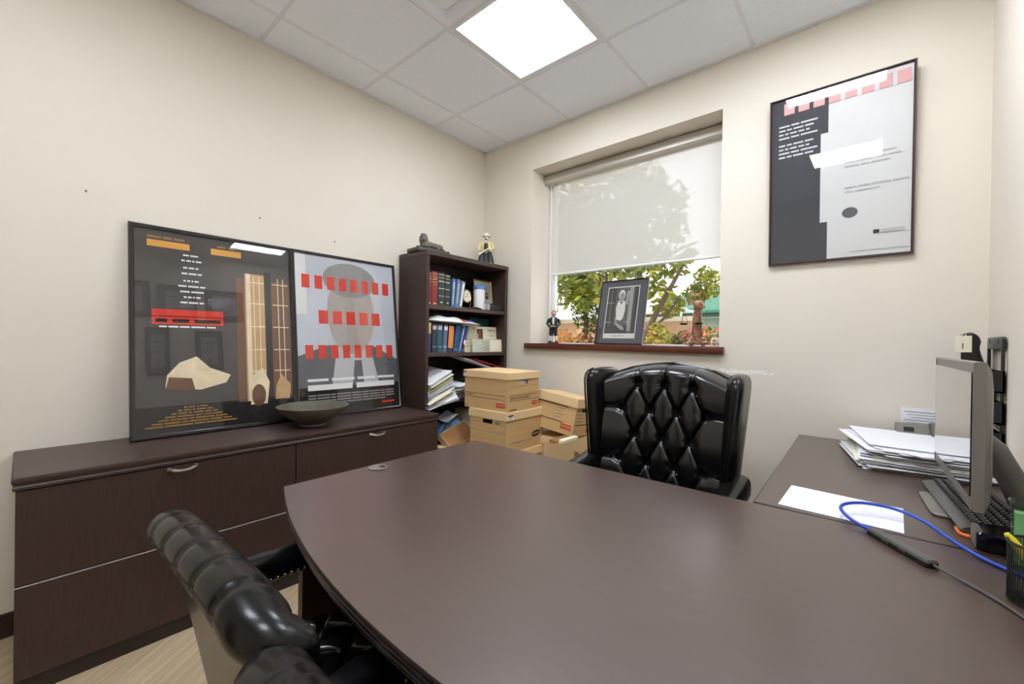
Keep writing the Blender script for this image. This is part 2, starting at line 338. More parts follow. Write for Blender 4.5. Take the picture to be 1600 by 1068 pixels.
# ceiling light panels and the air diffuser
light_m = bpy.data.materials.new('lit_panel'); light_m.use_nodes = True
_n = light_m.node_tree.nodes; _l = light_m.node_tree.links; _n.clear(); _o = _n.new('ShaderNodeOutputMaterial'); _e = _n.new('ShaderNodeEmission')
_e.inputs[0].default_value = (0.935, 0.985, 1.065, 1); _e.inputs[1].default_value = PANEL; _l.new(_e.outputs[0], _o.inputs[0])
light_labels = {(2, 1): 'lit square ceiling panel seen whole above the desk, nearest the window', (4, 1): 'lit square ceiling panel mirrored in the glass of the wall poster',
                (2, 4): 'lit square ceiling panel behind the camera, near the left wall', (4, 4): 'lit square ceiling panel behind the camera, near the right wall'}
for (i, j) in sorted(LIGHTS):
    cx, cy = (xs[i] + xs[i + 1]) / 2, (ys[j] + ys[j + 1]) / 2
    t = thing('ceiling_light', light_labels[(i, j)], 'ceiling light', (cx, cy, H), group='square ceiling panels')
    h = TL / 2 - 0.010; f = MB()
    for sx, sy, lx, ly in ((0, -h + 0.012, 2 * h, 0.024), (0, h - 0.012, 2 * h, 0.024), (-h + 0.012, 0, 0.024, 2 * h - 0.048), (h - 0.012, 0, 0.024, 2 * h - 0.048)):
        f.box((sx, sy, 0.012), (lx, ly, 0.02), grid_m)
    f.build('frame', t); q = MB(); q.box((0, 0, 0.014), (2 * h - 0.05, 2 * h - 0.05, 0.01), light_m); q.build('diffuser', t)
i, j = VENT; t = thing('air_vent', 'white square air diffuser with nested frames in the ceiling beside the lit panel', 'air vent', ((xs[i] + xs[i + 1]) / 2, (ys[j] + ys[j + 1]) / 2, H))
def sq(hw, z): return [(-hw, -hw, z), (hw, -hw, z), (hw, hw, z), (-hw, hw, z)]
h = TL / 2 - 0.010
f = MB(); f.loft([sq(h, 0.012), sq(h, 0.0), sq(h - 0.035, 0.0), sq(h - 0.075, 0.045), sq(h - 0.078, 0.047)], vent_m, False, True, None, False); f.poly(list(reversed(sq(h, 0.055))), vent_m); f.build('frame', t)
f = MB(); f.loft([sq(h - 0.085, 0.022), sq(h - 0.075, 0.006), sq(h - 0.105, -0.004)], vent_m, False, True, None, False); f.poly(list(reversed(sq(h - 0.105, -0.004))), vent_m); f.build('centre_plate', t)

# window: sill, frame, pane
b = MB(); fy0, fy1 = 0.245, 0.295
b.span((WX0, fy0, WZ0), (WX0 + 0.055, fy1, WZ1), white_fr, 0.004); b.span((WX1 - 0.055, fy0, WZ0), (WX1, fy1, WZ1), white_fr, 0.004)
b.span((WX0 + 0.055, fy0, WZ0), (WX1 - 0.055, fy1, WZ0 + 0.05), white_fr, 0.004); b.span((WX0 + 0.055, fy0, WZ1 - 0.055), (WX1 - 0.055, fy1, WZ1), white_fr, 0.004)
win = struct(b.build('window_1'))
b = MB(); b.span((WX0 + 0.055, 0.268, WZ0 + 0.05), (WX1 - 0.055, 0.274, WZ1 - 0.055), glass); b.build('pane', win)
b = MB(); b.span((0.507, -0.032, 1.165), (1.985, 0.0, 1.208), sill_w, 0.004); b.span((WX0, -0.004, 1.165), (WX1, 0.245, 1.208), sill_w); b.build('sill', win)
# roller shade
t = thing('roller_shade', 'light grey roller shade pulled halfway down over the window', 'window shade', (1.25, 0.21, 2.53))
b = MB(); prof = [(0.245, 2.525), (0.16, 2.525), (0.152, 2.532), (0.150, 2.565), (0.160, 2.592), (0.175, 2.599), (0.245, 2.599)]
b.loft([[(x, y, z) for y, z in prof] for x in (WX0 + 0.004, WX1 - 0.004)], cass_m); b.build('cassette', t, True)
b = MB(); b.poly([(0.604, 0.213, 1.785), (1.90, 0.213, 1.785), (1.90, 0.213, 2.53), (0.604, 0.213, 2.53)], shade_m); b.build('fabric', t, True)
b = MB(); b.tube([(0.604, 0.213, 1.778), (1.90, 0.213, 1.778)], 0.0095, white_fr, 10); b.build('bottom_rail', t, True)
b = MB(); b.span((0.585, 0.205, 1.24), (0.592, 0.209, 2.53), white_fr); b.build('side_cable', t, True)

# ------------------------------------------------------------------ credenza
def pull(mb, c, length, axis='y'):
    """bow-shaped nickel pull seen on the drawers, standing off along +x"""
    pts = []
    for k in range(13):
        u = k / 12 * 2 - 1; pts.append((c[0] + 0.004 + 0.022 * (1 - u ** 4), c[1] + u * length / 2, c[2] + 0.006 * u * u * 1.2))
    mb.tube(pts, [0.0065 - 0.0022 * (1 - abs(k / 6 - 1)) for k in range(13)], silver, 8)
    for sgn in (-1, 1): mb.ball((c[0] + 0.004, c[1] + sgn * length / 2, c[2] + 0.006), (0.004, 0.008, 0.008), silver, 10)
CY0, CY1, CD, CZ = -2.68, -0.885, 0.50, 0.745
ct = thing('credenza', 'long dark brown credenza with four wide file drawers along the left wall', 'credenza', (0.25, (CY0 + CY1) / 2, 0))
b = MB(); poly = [(0.004, CY0), (CD + 0.006, CY0), (CD + 0.006, CY1), (0.004, CY1)]
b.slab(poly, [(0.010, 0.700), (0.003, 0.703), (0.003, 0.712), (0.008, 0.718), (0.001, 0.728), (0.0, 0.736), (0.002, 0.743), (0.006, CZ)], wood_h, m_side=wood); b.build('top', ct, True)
b = MB(); b.span((0.014, CY0 + 0.012, 0.005), (CD - 0.02, CY1 - 0.012, 0.70), wood); b.span((0.014, CY0 + 0.012, 0.0), (CD - 0.012, CY0 + 0.03, 0.70), wood); b.span((0.014, CY1 - 0.03, 0.0), (CD - 0.012, CY1 - 0.012, 0.70), wood)
b.span((CD - 0.03, CY0 + 0.03, 0.0), (CD - 0.018, CY1 - 0.03, 0.062), desk_edge); b.build('body', ct, True)
for (y0, y1) in ((CY0 + 0.010, -1.783), (-1.777, CY1 - 0.010)):
    for (z0, z1) in ((0.066, 0.3785), (0.3825, 0.698)):
        b = MB(); b.span((CD - 0.02, y0, z0), (CD, y1, z1), wood, 0.0015, 1)
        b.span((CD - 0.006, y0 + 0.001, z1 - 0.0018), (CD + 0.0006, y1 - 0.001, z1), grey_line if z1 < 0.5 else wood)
        dr = b.build('drawer', ct, True)
        b = MB(); pull(b, (CD, (y0 + y1) / 2, z1 - 0.018 if z1 > 0.5 else z1 - 0.03), 0.088); b.build('handle', dr, True)
b = MB(); BC = (0.327, -1.622, CZ)
b.lathe([(0.062, 0.0), (0.066, 0.004), (0.064, 0.016), (0.075, 0.024), (0.115, 0.045), (0.155, 0.075), (0.178, 0.106), (0.181, 0.110), (0.178, 0.112), (0.170, 0.106), (0.145, 0.078), (0.10, 0.05), (0.05, 0.034), (0.001, 0.030)], olive, 48)
o = b.build('bowl'); o.location = BC; tag(o, 'wide dark olive footed bowl standing on the credenza before the posters', 'bowl')

# ------------------------------------------------------------------ framed posters
def framed(name, label, cat, w, h, loc, rot, frame_m, fw_, depth, shapes, backing, group=None, pane_m=plexi):
    """shapes: (list of (u, v) corners in 0..1 of the print, material)"""
    t = thing(name, label, cat, loc, rot, group); b = MB()
    rings = [ring4(w, h, 0.0, 0.0), ring4(w, h, 0.0, -depth * 0.75), ring4(w, h, fw_ * 0.2, -depth), ring4(w, h, fw_ * 0.55, -depth * 0.97), ring4(w, h, fw_ * 0.85, -depth * 0.75), ring4(w, h, fw_, -depth * 0.70), ring4(w, h, fw_, -depth * 0.3)]
    b.loft(rings, frame_m, False, True, None, False); b.poly([(-w / 2, 0, 0), (-w / 2, 0, h), (w / 2, 0, h), (w / 2, 0, 0)], card_d); b.build('frame', t)
    W, HH = w - 2 * fw_ + 0.004, h - 2 * fw_ + 0.004; z0 = fw_ - 0.002; p = MB()
    p.box((0, -depth * 0.32 - 0.001, h / 2), (W, 0.002, HH), backing)
    y = -depth * 0.32 - 0.0022
    for k, (pts, m) in enumerate(shapes):
        yy = y - 0.00005 * k; p.poly([(-W / 2 + u * W, yy, z0 + v * HH) for u, v in pts], m)
    p.build('print', t)
    g = MB(); g.poly(ring4(W, HH, 0, -depth * 0.62), pane_m, T(0, 0, z0)); g.build('glazing', t)
    return t
def rect(u0, v0, u1, v1): return [(u0, v0), (u1, v0), (u1, v1), (u0, v1)]
def ell(cu, cv, ru, rv, n=28): return [(cu + ru * math.cos(2 * PI * k / n), cv + rv * math.sin(2 * PI * k / n)) for k in range(n)]
def bars(u0, u1, v, hgt, m, parts, gap=0.02):
    """a line of print too small to read: short dashes"""
    out = []; tot = sum(parts); x = u0; k = (u1 - u0 - gap * (len(parts) - 1)) / tot
    for p_ in parts: out.append((rect(x, v, x + p_ * k, v + hgt), m)); x += p_ * k + gap
    return out
def pm(n_, rgb, var=0.03, sc_=4): return mat('print_' + n_, rgb, 0.6, spec=0.2, var=var, scale=sc_)
p_char = pm('charcoal', (74, 70, 68), 0.1, 3); p_dark = pm('near_black', (34, 31, 30)); p_tan = pm('tan', (196, 160, 112), 0.12, 10); p_pale = pm('pale_gold', (232, 214, 178), 0.1, 12); p_brown = pm('brown', (112, 78, 56), 0.12, 9)
p_red = pm('red', (214, 62, 46)); p_or = pm('orange', (220, 160, 74)); p_gold = pm('dull_gold', (150, 116, 66), 0.2, 60); p_white = pm('white', (232, 232, 232)); p_mist = pm('mist', (190, 194, 202), 0.1, 3); p_slate = pm('slate', (92, 94, 98), 0.1, 5); p_mid = pm('mid_grey', (140, 138, 136), 0.08, 6)
p_ink = pm('graphite', (62, 64, 70)); p_off = pm('off_white', (218, 218, 217)); p_rose = pm('pale_red', (222, 170, 168)); p_soft = pm('soft_grey', (188, 188, 190)); p_warm = pm('warm_grey', (170, 160, 152), 0.1, 4)

# poster on the left: charcoal sheet with a tall tan opening at right (generic stand-in)
S = []
S += [(rect(0, 0.0, 1, 1), p_char), (rect(0, 0, 1, 0.13), p_dark), (rect(0.66, 0.12, 0.80, 0.83), p_tan), (rect(0.67, 0.12, 0.70, 0.83), p_pale), (rect(0.85, 0.14, 0.99, 0.80), p_brown), (rect(0.80, 0.1, 0.85, 0.85), p_dark), (rect(0.60, 0.12, 0.66, 0.80), p_brown)]
for v in (0.28, 0.40, 0.53, 0.66, 0.78): S += [(rect(0.68, v, 0.80, v + 0.006), p_pale), (rect(0.86, v, 0.98, v + 0.005), p_pale)]
for u in (0.72, 0.76, 0.90, 0.94): S += [(rect(u, 0.14, u + 0.006, 0.82), p_pale)]
S += [([(0.16, 0.22), (0.36, 0.20), (0.52, 0.23), (0.55, 0.27), (0.42, 0.31), (0.34, 0.37), (0.24, 0.34), (0.17, 0.28)], p_pale), ([(0.16, 0.21), (0.33, 0.2), (0.31, 0.26), (0.18, 0.27)], p_brown),
      ([(0.68, 0.1), (0.80, 0.1), (0.82, 0.22), (0.77, 0.30), (0.70, 0.26)], p_pale), ([(0.86, 0.12), (0.97, 0.12), (0.98, 0.2), (0.91, 0.26), (0.87, 0.2)], p_tan), (ell(0.74, 0.15, 0.05, 0.06), p_brown)]
S += bars(0.07, 0.31, 0.915, 0.033, p_or, [1], 0.01) + bars(0.07, 0.28, 0.957, 0.012, p_gold, [5, 3, 4], 0.01) + bars(0.44, 0.64, 0.912, 0.033, p_or, [1]) + bars(0.48, 0.60, 0.952, 0.011, p_gold, [4, 3])
for v, a, c_ in ((0.885, 0.27, 0.36), (0.857, 0.26, 0.38), (0.82, 0.27, 0.36), (0.79, 0.26, 0.38), (0.752, 0.27, 0.36), (0.724, 0.24, 0.40), (0.696, 0.25, 0.39), (0.668, 0.27, 0.37), (0.64, 0.25, 0.39)): S += bars(a, c_, v, 0.008, p_white, [3, 4, 2, 5][: 2 + int(v * 1000) % 3], 0.008)
S += [(rect(0.09, 0.572, 0.51, 0.605), p_red), (rect(0.09, 0.53, 0.51, 0.568), p_red)] + bars(0.11, 0.49, 0.54, 0.018, p_dark, [2, 3, 5], 0.03) + bars(0.13, 0.46, 0.515, 0.008, p_white, [3, 4, 4, 6, 4], 0.008)
for k in range(7): S += bars(0.26 - 0.035 * k, 0.40 + 0.03 * k, 0.115 - 0.014 * k, 0.007, p_gold, [3, 5, 2, 6, 4, 3][: 4 + k % 3], 0.008)
LEAN = -6.95
framed('framed_poster', 'large dark poster in a glossy black frame leaning on the left wall, nearer one', 'poster', 0.722, 1.012, (0.126, -1.985, CZ), (LEAN, 0, 90), black_fr, 0.020, 0.022, S, p_char, 'posters leaning on the credenza')
# poster on its right: pale sheet with three rows of red blocks (generic stand-in)
S = [(rect(0, 0, 1, 1), p_mist), (rect(0, 0, 1, 0.17), p_dark), ([(0, 0.17), (1, 0.17), (1, 0.33), (0.72, 0.43), (0.5, 0.40), (0.28, 0.43), (0, 0.36)], p_slate), ([(0.30, 0.17), (0.78, 0.17), (0.70, 0.42), (0.36, 0.42)], p_soft), ([(0.5, 0.17), (0.62, 0.17), (0.60, 0.33), (0.53, 0.33)], p_slate),
     (ell(0.52, 0.64, 0.24, 0.27), p_warm), (ell(0.52, 0.86, 0.27, 0.115), p_mid), (rect(0.0, 0.62, 0.10, 1), p_off)]
for v, parts, a, c_ in ((0.785, [1] * 3 + [1] * 5, 0.06, 0.94), (0.565, [1] * 5, 0.20, 0.82), (0.345, [1] * 8, 0.07, 0.95)): S += bars(a, c_, v, 0.085, p_red, parts, 0.045)
S += bars(0.08, 0.95, 0.205, 0.016, p_white, [5, 6, 5, 5], 0.03) + bars(0.08, 0.95, 0.15, 0.034, p_white, [7, 7], 0.04)
for k in range(4): S += bars(0.08, 0.94 - 0.1 * (k == 3), 0.115 - 0.017 * k, 0.009, p_mid, [3, 5, 2, 6, 4, 3, 5, 2, 4], 0.008)
S += bars(0.80, 0.94, 0.035, 0.012, p_red, [1])
framed('framed_poster', 'pale poster with red block rows in a black frame leaning beside the bookcase', 'poster', 0.705, 1.012, (0.126, -1.277, CZ), (LEAN, 0, 90), black_fr, 0.017, 0.022, S, p_mist, 'posters leaning on the credenza')
# poster on the back wall: half graphite, half white (generic stand-in)
S = [(rect(0.0, 0, 1, 1), p_off), (rect(0.0, 0.0, 0.44, 1.0), p_ink), (rect(0.385, 0.22, 0.44, 0.74), p_off), (ell(0.60, 0.255, 0.055, 0.03), p_slate)]
for k in range(8): S += bars(0.06, 0.36 - 0.03 * (k % 3), 0.835 - 0.024 * k - (0.02 if k > 3 else 0), 0.009, p_off, [4, 3, 6, 5, 3][: 3 + k % 3], 0.012)
S += bars(0.56, 0.90, 0.565, 0.008, p_soft, [3, 4, 5], 0.02) + bars(0.56, 0.93, 0.54, 0.008, p_soft, [3, 6, 3, 4], 0.02) + bars(0.56, 0.86, 0.515, 0.008, p_soft, [4, 2, 5], 0.02) + bars(0.56, 0.98, 0.395, 0.008, p_soft, [4, 4, 6, 5], 0.015) + bars(0.56, 0.80, 0.37, 0.008, p_soft, [2, 6], 0.02)
S += bars(0.10, 0.98, 0.905, 0.07, p_rose, [1] * 8, 0.03) + [(rect(0.76, 0.12, 0.80, 0.14), p_ink), (rect(0.81, 0.12, 0.96, 0.14), p_soft)] + bars(0.60, 0.98, 0.03, 0.005, p_soft, [6, 5, 7], 0.01)
framed('framed_poster', 'poster half dark and half white in a thin dark frame hung on the back wall', 'poster', 0.572, 0.872, (2.489, -0.004, 1.652), (2.2, 0, 0), base_w, 0.011, 0.020, S, p_off)

# framed certificates on the right wall (seen mirrored in the poster's glass)
for (y0, y1, z0, z1, lb) in ((-2.10, -1.81, 2.14, 2.52, 'framed certificate on the right wall, upper row, farthest from the window'), (-1.75, -1.42, 2.11, 2.50, 'framed certificate on the right wall, middle of the upper row'), (-1.34, -0.97, 2.12, 2.48, 'framed certificate on the right wall, upper row, nearest the window'),
                          (-1.86, -1.67, 1.53, 2.03, 'tall framed certificate with a red seal on the right wall, lower row'), (-1.45, -1.20, 1.56, 2.00, 'tall framed certificate on the right wall, lower row, nearest the window')):
    w_, h_ = y1 - y0, z1 - z0
    S = [(rect(0, 0, 1, 1), p_slate), (rect(0.15, 0.13, 0.85, 0.87), p_soft), (rect(0.25, 0.70, 0.75, 0.73), p_ink), (rect(0.3, 0.6, 0.7, 0.62), p_mid), (rect(0.25, 0.5, 0.75, 0.515), p_mid), (rect(0.25, 0.45, 0.75, 0.465), p_mid), (ell(0.5, 0.24, 0.10, 0.07), p_red)]
    framed('framed_certificate', lb, 'certificate', w_, h_, (RW - 0.003, (y0 + y1) / 2, z0), (0, 0, -90), black_fr, 0.022, 0.02, S, p_slate, 'certificates on the right wall')

# ------------------------------------------------------------------ bookcase
BX, BY0, BY1, BZ = 0.33, -0.872, -0.036, 1.838
bk = thing('bookcase', 'tall dark brown open bookcase in the corner beside the window', 'bookcase', (0.17, (BY0 + BY1) / 2, 0))
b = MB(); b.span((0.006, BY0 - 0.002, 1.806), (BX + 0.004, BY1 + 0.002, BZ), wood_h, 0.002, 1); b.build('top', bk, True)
for y in (BY0, BY1 - 0.026):
    b = MB(); b.span((0.008, y, 0), (BX, y + 0.026, 1.806), wood, 0.0015, 1); b.build('side_panel', bk, True)
b = MB(); b.span((0.008, BY0 + 0.026, 0.06), (0.018, BY1 - 0.026, 1.806), wood_in); b.build('back_panel', bk, True)
SH = [1.463, 1.131, 0.794, 0.44, 0.09]     # tops of the shelves
for z in SH:
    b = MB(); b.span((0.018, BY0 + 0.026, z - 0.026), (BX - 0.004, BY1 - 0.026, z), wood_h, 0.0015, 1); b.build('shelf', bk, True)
b = MB(); b.span((0.29, BY0 + 0.026, 0.0), (0.31, BY1 - 0.026, 0.064), wood_in); b.build('kick_plate', bk, True)

def book(y0, y1, z0, h, depth, cover, label, lines, lean=0, group=None, xf=0.292, line_m=None):
    """a closed book on its foot: spine towards the room (+x), boards left and right, pages between"""
    wd = y1 - y0; cy = (y0 + y1) / 2; cm = mat('cover_%02d' % len(MATS), cover, 0.5, var=0.08, scale=30); lm = line_m or brass
    b = MB(); t_ = 0.003
    b.span((-depth, -wd / 2, 0), (0, -wd / 2 + t_, h), cm); b.span((-depth, wd / 2 - t_, 0), (0, wd / 2, h), cm)
    sp = [(0 + 0.004 * math.cos(a), wd / 2 * math.sin(a)) for a in [(-90 + 15 * k) * PI / 180 for k in range(13)]]
    b.loft([[(x, y, z) for x, y in sp] + [(-0.002, wd / 2, z), (-0.002, -wd / 2, z)] for z in (0, h)], cm)
    for (f0, f1, s_) in lines: b.span((0.003, -wd / 2 * s_, h * f0), (0.0046, wd / 2 * s_, h * f1), lm)
    lx = math.radians(lean)
    loc = (xf, cy, z0); o = b.build('book'); o.location = loc; o.rotation_euler.x = lx; FRAME[o] = T(*loc)
    tag(o, label, 'book', group)
    g = MB(); g.span((-depth + 0.004, -wd / 2 + t_, 0.003), (-0.002, wd / 2 - t_, h - 0.003), paper_b); g.build('page_block', o)
    return o
GB = 'books standing on the bookcase shelves'
law = [(0.93, 0.95, .8), (0.86, 0.88, .8), (0.80, 0.82, .6), (0.76, 0.78, .7), (0.68, 0.70, .8), (0.6, 0.612, .8), (0.05, 0.085, .5)]
law2 = [(0.93, 0.945, .8), (0.84, 0.85, .8), (0.73, 0.75, .85), (0.52, 0.535, .85), (0.30, 0.31, .8), (0.1, 0.13, .3)]
book(-0.842, -0.800, SH[0], 0.232, 0.17, (110, 34, 42), 'dark red book with gold bands, leftmost on the top shelf', law, 0, GB)
book(-0.798, -0.746, SH[0], 0.240, 0.17, (142, 40, 44), 'brighter red book with gold bands, second on the top shelf', law, 0, GB)
book(-0.743, -0.681, SH[0], 0.240, 0.17, (44, 58, 54), 'thick dark green book with pale bands, beside the red books', law2, 0, GB, line_m=paper_b)
book(-0.678, -0.630, SH[0], 0.236, 0.17, (40, 52, 48), 'thinner dark green book with pale bands, beside the blue books', law2, 0, GB, line_m=paper_b)
book(-0.620, -0.588, SH[0], 0.212, 0.15, (74, 104, 150), 'slim mid blue book on the top shelf, against the green books', [(0.1, 0.9, .35)], -3.5, GB, line_m=paper_g)
book(-0.583, -0.550, SH[0], 0.212, 0.15, (86, 124, 164), 'slim light blue book on the top shelf, between two other slim books', [(0.15, 0.85, .3)], -6.5, GB, line_m=paper_g)
book(-0.546, -0.510, SH[0], 0.205, 0.15, (128, 140, 154), 'slim grey blue book leaning beside the gold clock', [(0.08, 0.92, .4)], -9.5, GB, line_m=paper)
# clock
ck = thing('desk_clock', 'small round gold clock on a dark stand on the top shelf', 'clock', (0.25, -0.43, SH[0]))
b = MB(); b.box((0, 0, 0.006), (0.05, 0.10, 0.012), stone_d, 0.003); b.tube([(0, -0.04, 0.01), (0.0, -0.05, 0.05), (0, -0.042, 0.085)], 0.003, card_d); b.tube([(0, 0.04, 0.01), (0, 0.05, 0.05), (0, 0.042, 0.085)], 0.003, card_d); b.build('stand', ck)
b = MB(); M = T(0, 0, 0.10) @ RZ(8) @ RY(90); b.lathe([(0.001, -0.012), (0.05, -0.012), (0.055, -0.004), (0.055, 0.008), (0.049, 0.012), (0.046, 0.008), (0.001, 0.008)], brass, 32, M); b.build('case', ck)
b = MB(); b.lathe([(0.001, 0.009), (0.045, 0.009), (0.045, 0.0095), (0.001, 0.0095)], paper_b, 32, M); b.box((-0.012, 0.004, 0.0105), (0.026, 0.003, 0.001), ink, M=M); b.box((0.006, -0.012, 0.0108), (0.003, 0.03, 0.001), ink, M=M)
for k in range(12): b.box((0.037 * math.cos(k * PI / 6), 0.037 * math.sin(k * PI / 6), 0.0102), (0.005, 0.005, 0.0006), ink, M=M)
b.build('dial', ck)
# canister, certificate, black box
t = thing('canister', 'white plastic canister with a blue lid on the top shelf', 'canister', (0.245, -0.285, SH[0]))
b = MB(); b.lathe([(0.041, 0), (0.046, 0.006), (0.047, 0.15), (0.044, 0.166), (0.044, 0.17), (0.001, 0.17)], mat('white_plastic', (226, 226, 228), 0.35, var=0.02), 32); b.build('body', t)
b = MB(); b.lathe([(0.046, 0.167), (0.049, 0.170), (0.049, 0.188), (0.045, 0.193), (0.001, 0.193)], mat('blue_lid_plastic', (84, 134, 186), 0.4), 32); b.build('lid', t)
S = [(rect(0, 0, 1, 1), paper_g), (rect(0.66, 0.40, 0.84, 0.62), p_ink), (rect(0.70, 0.5, 0.8, 0.58), p_tan)] + [q for k in range(9) for q in bars(0.12, 0.6, 0.80 - 0.07 * k, 0.02, ink_g, [4, 3, 5][: 2 + k % 2], 0.03)]
framed('framed_certificate', 'small framed certificate with a gold edge leaning at the right end of the top shelf', 'certificate', 0.215, 0.262, (0.178, -0.172, SH[0]), (-6, 0, 90), brass, 0.010, 0.022, S, paper_g)
t = thing('storage_case', 'small black box with a white label on its end, front of the top shelf', 'box', (0.286, -0.165, SH[0]))
b = MB(); b.box((0, 0.0, 0.029), (0.062, 0.20, 0.058), black_pl, 0.003); b.build('body', t)
b = MB(); b.box((0.0, -0.1005, 0.029), (0.054, 0.001, 0.05), paper_g); b.box((0.0313, -0.083, 0.029), (0.0006, 0.03, 0.05), paper_g)
for k in range(4): b.box((0.0318, -0.083, 0.013 + k * 0.011), (0.0004, 0.022, 0.003), ink)
b.build('label_sticker', t)
o = MB().tube([(0.29, -0.47, SH[0] + 0.006), (0.30, -0.40, SH[0] + 0.008), (0.285, -0.36, SH[0] + 0.012), (0.30, -0.31, SH[0] + 0.006)], [0.006, 0.008, 0.011, 0.005], black_pl, 8).build('cable_adapter', loc=(0.29, -0.4, SH[0])); tag(o, 'short black cord lying before the gold clock', 'cord')
# second shelf
b2 = [(0.80, 0.93, .8), (0.2, 0.22, .8)]
book(-0.838, -0.798, SH[1], 0.215, 0.16, (40, 62, 112), 'navy book with a gold patterned label, leftmost on the second shelf', [(0.62, 0.98, .86)], 0, GB)
book(-0.790, -0.746, SH[1], 0.205, 0.16, (52, 50, 66), 'dark purple grey book on the second shelf, next to the navy book', b2, 0, GB, line_m=paper_g)
book(-0.742, -0.696, SH[1], 0.205, 0.16, (40, 92, 102), 'teal book with pale lettering on the second shelf', b2, 0, GB, line_m=paper_g)
book(-0.692, -0.654, SH[1], 0.203, 0.16, (92, 108, 142), 'grey blue book on the second shelf, left of the orange label', b2, -3, GB, line_m=paper)
book(-0.648, -0.600, SH[1], 0.200, 0.16, (44, 48, 78), 'dark blue book with a tall orange label on its spine', [(0.17, 0.97, .94)], -4, GB, line_m=mat('orange_spine_label', (226, 142, 58), 0.5))
book(-0.594, -0.548, SH[1], 0.202, 0.16, (38, 76, 122), 'thick blue book leaning on the second shelf, right of the orange label', [(0.1, 0.12, .8)], -9, GB, line_m=paper_g)
book(-0.545, -0.520, SH[1], 0.206, 0.16, (68, 104, 158), 'thin light blue book leaning on the second shelf, in the leaning row', [(0.1, 0.9, .3)], -14, GB, line_m=paper_g)
book(-0.516, -0.490, SH[1], 0.208, 0.16, (46, 78, 140), 'blue book with a white sticker, last of the leaning row', [(0.28, 0.46, .9)], -17, GB, line_m=paper)
# mailing bag lying on the books
def bag_f(u, v):
    y = -0.82 + 0.50 * u; x = 0.12 + 0.19 * v + 0.02 * math.sin(u * 3); e = (1 - (2 * u - 1) ** 4) * (1 - (2 * v - 1) ** 4)
    return Vector((x, y, SH[1] + 0.228 - 0.012 * u + 0.045 * e * (1.15 - 0.6 * u) + 0.005 * math.sin(u * 19 + v * 6) * e))
b = MB(); b.grid(bag_f, 40, 16, mat('white_poly_mailer', (228, 228, 230), 0.3, var=0.08, scale=9, bump=0.6, bscale=30)); b.grid(lambda u, v: Vector((bag_f(u, v).x, bag_f(u, v).y, SH[1] + 0.224 - 0.012 * u - 0.004 * (1 - (2 * v - 1) ** 4))), 12, 6, MATS['white_poly_mailer'], flip=True)
mail = b.build('mailing_bag', loc=(0.2, -0.58, SH[1] + 0.22)); tag(mail, 'white plastic mailing bag with red and purple print lying on top of the books', 'bag')
b = MB(); b.grid(lambda u, v: bag_f(0.58 + 0.10 * u, 0.25 + 0.72 * v) + Vector((0, 0, 0.0012)), 8, 10, red_ink); b.grid(lambda u, v: bag_f(0.69 + 0.20 * u, 0.25 + 0.70 * v) + Vector((0, 0, 0.0012)), 8, 10, mat('purple_ink', (72, 56, 150), 0.5)); b.build('printed_band', mail, True)
# cards
def card_obj(name, label, cat, y0, y1, x, h, m, lean, extra=None, th=0.0025, fold=None, z=SH[1]):
    b = MB(); wd = y1 - y0; b.span((-th, -wd / 2, 0), (0, wd / 2, h), m)
    if fold: b.span((-th, -wd / 2, 0), (0, wd / 2, h), m, M=RZ(0) @ T(-0.004, 0, 0) @ RY(-fold))
    if extra: extra(b, wd)
    o = b.build(name); o.location = (x, (y0 + y1) / 2, z); o.rotation_euler.y = math.radians(lean); return tag(o, label, cat)
MC = lambda y, z: Matrix(((0, 0, 1, 0.0004), (1, 0, 0, y), (0, 1, 0, z), (0, 0, 0, 1)))      # text on a +x face
card_obj('folder', 'dark green folder standing behind the cards on the second shelf', 'folder', -0.290, -0.065, 0.16, 0.275, mat('dark_green_card', (28, 92, 82), 0.6), -4)
def cream(b, wd):
    for y, z in ((-0.02, 0.175), (0.045, 0.185), (-0.05, 0.07)): b.ball((0.0004, y, z), (0.0006, 0.009, 0.005), ink_g, 8)
    for z in (0.10, 0.045): b.span((0, -wd * 0.35, z), (0.0005, wd * 0.2, z + 0.003), ink_g)
card_obj('greeting_card', 'cream greeting card with small dark marks, left of the white card', 'card', -0.462, -0.300, 0.262, 0.212, mat('cream_card', (214, 208, 178), 0.7, var=0.05), -6, cream)
def thanks(b, wd):
    b.text('Thank You', 0.03, ink, MC(0.045, 0.175), 0.085); b.span((0, 0.02, 0.13), (0.0005, 0.07, 0.134), ink_g)
    b.span((0, -wd * 0.46, 0.10), (0.0006, -wd * 0.21, 0.185), mat('card_dark_picture', (48, 70, 56), 0.6, var=0.4, scale=40)); b.span((0.0006, -wd * 0.36, 0.10), (0.0009, -wd * 0.31, 0.18), red_ink); b.span((0.0006, -wd * 0.44, 0.09), (0.0009, -wd * 0.40, 0.15), skin)
card_obj('greeting_card', 'white card with a dark picture and the words Thank You on the second shelf', 'card', -0.298, -0.040, 0.245, 0.205, paper_b, -5, thanks)
def floral(b, wd):
    g = mat('card_green_sprig', (150, 164, 120), 0.7, var=0.3, scale=50)
    for k in range(9): b.ball((0.0006, -0.03 + 0.03 * math.sin(k * 2.1), 0.015 + 0.009 * k), (0.0006, 0.010, 0.008), g, 8)
    b.span((0, 0.02, 0.004), (0.0005, wd / 2 - 0.004, 0.098), paper_b)
card_obj('greeting_card', 'low grey green card with a leafy sprig, in front of the white card', 'card', -0.398, -0.046, 0.298, 0.103, mat('pale_grey_card', (190, 192, 178), 0.7, var=0.12, scale=20), -4, floral)
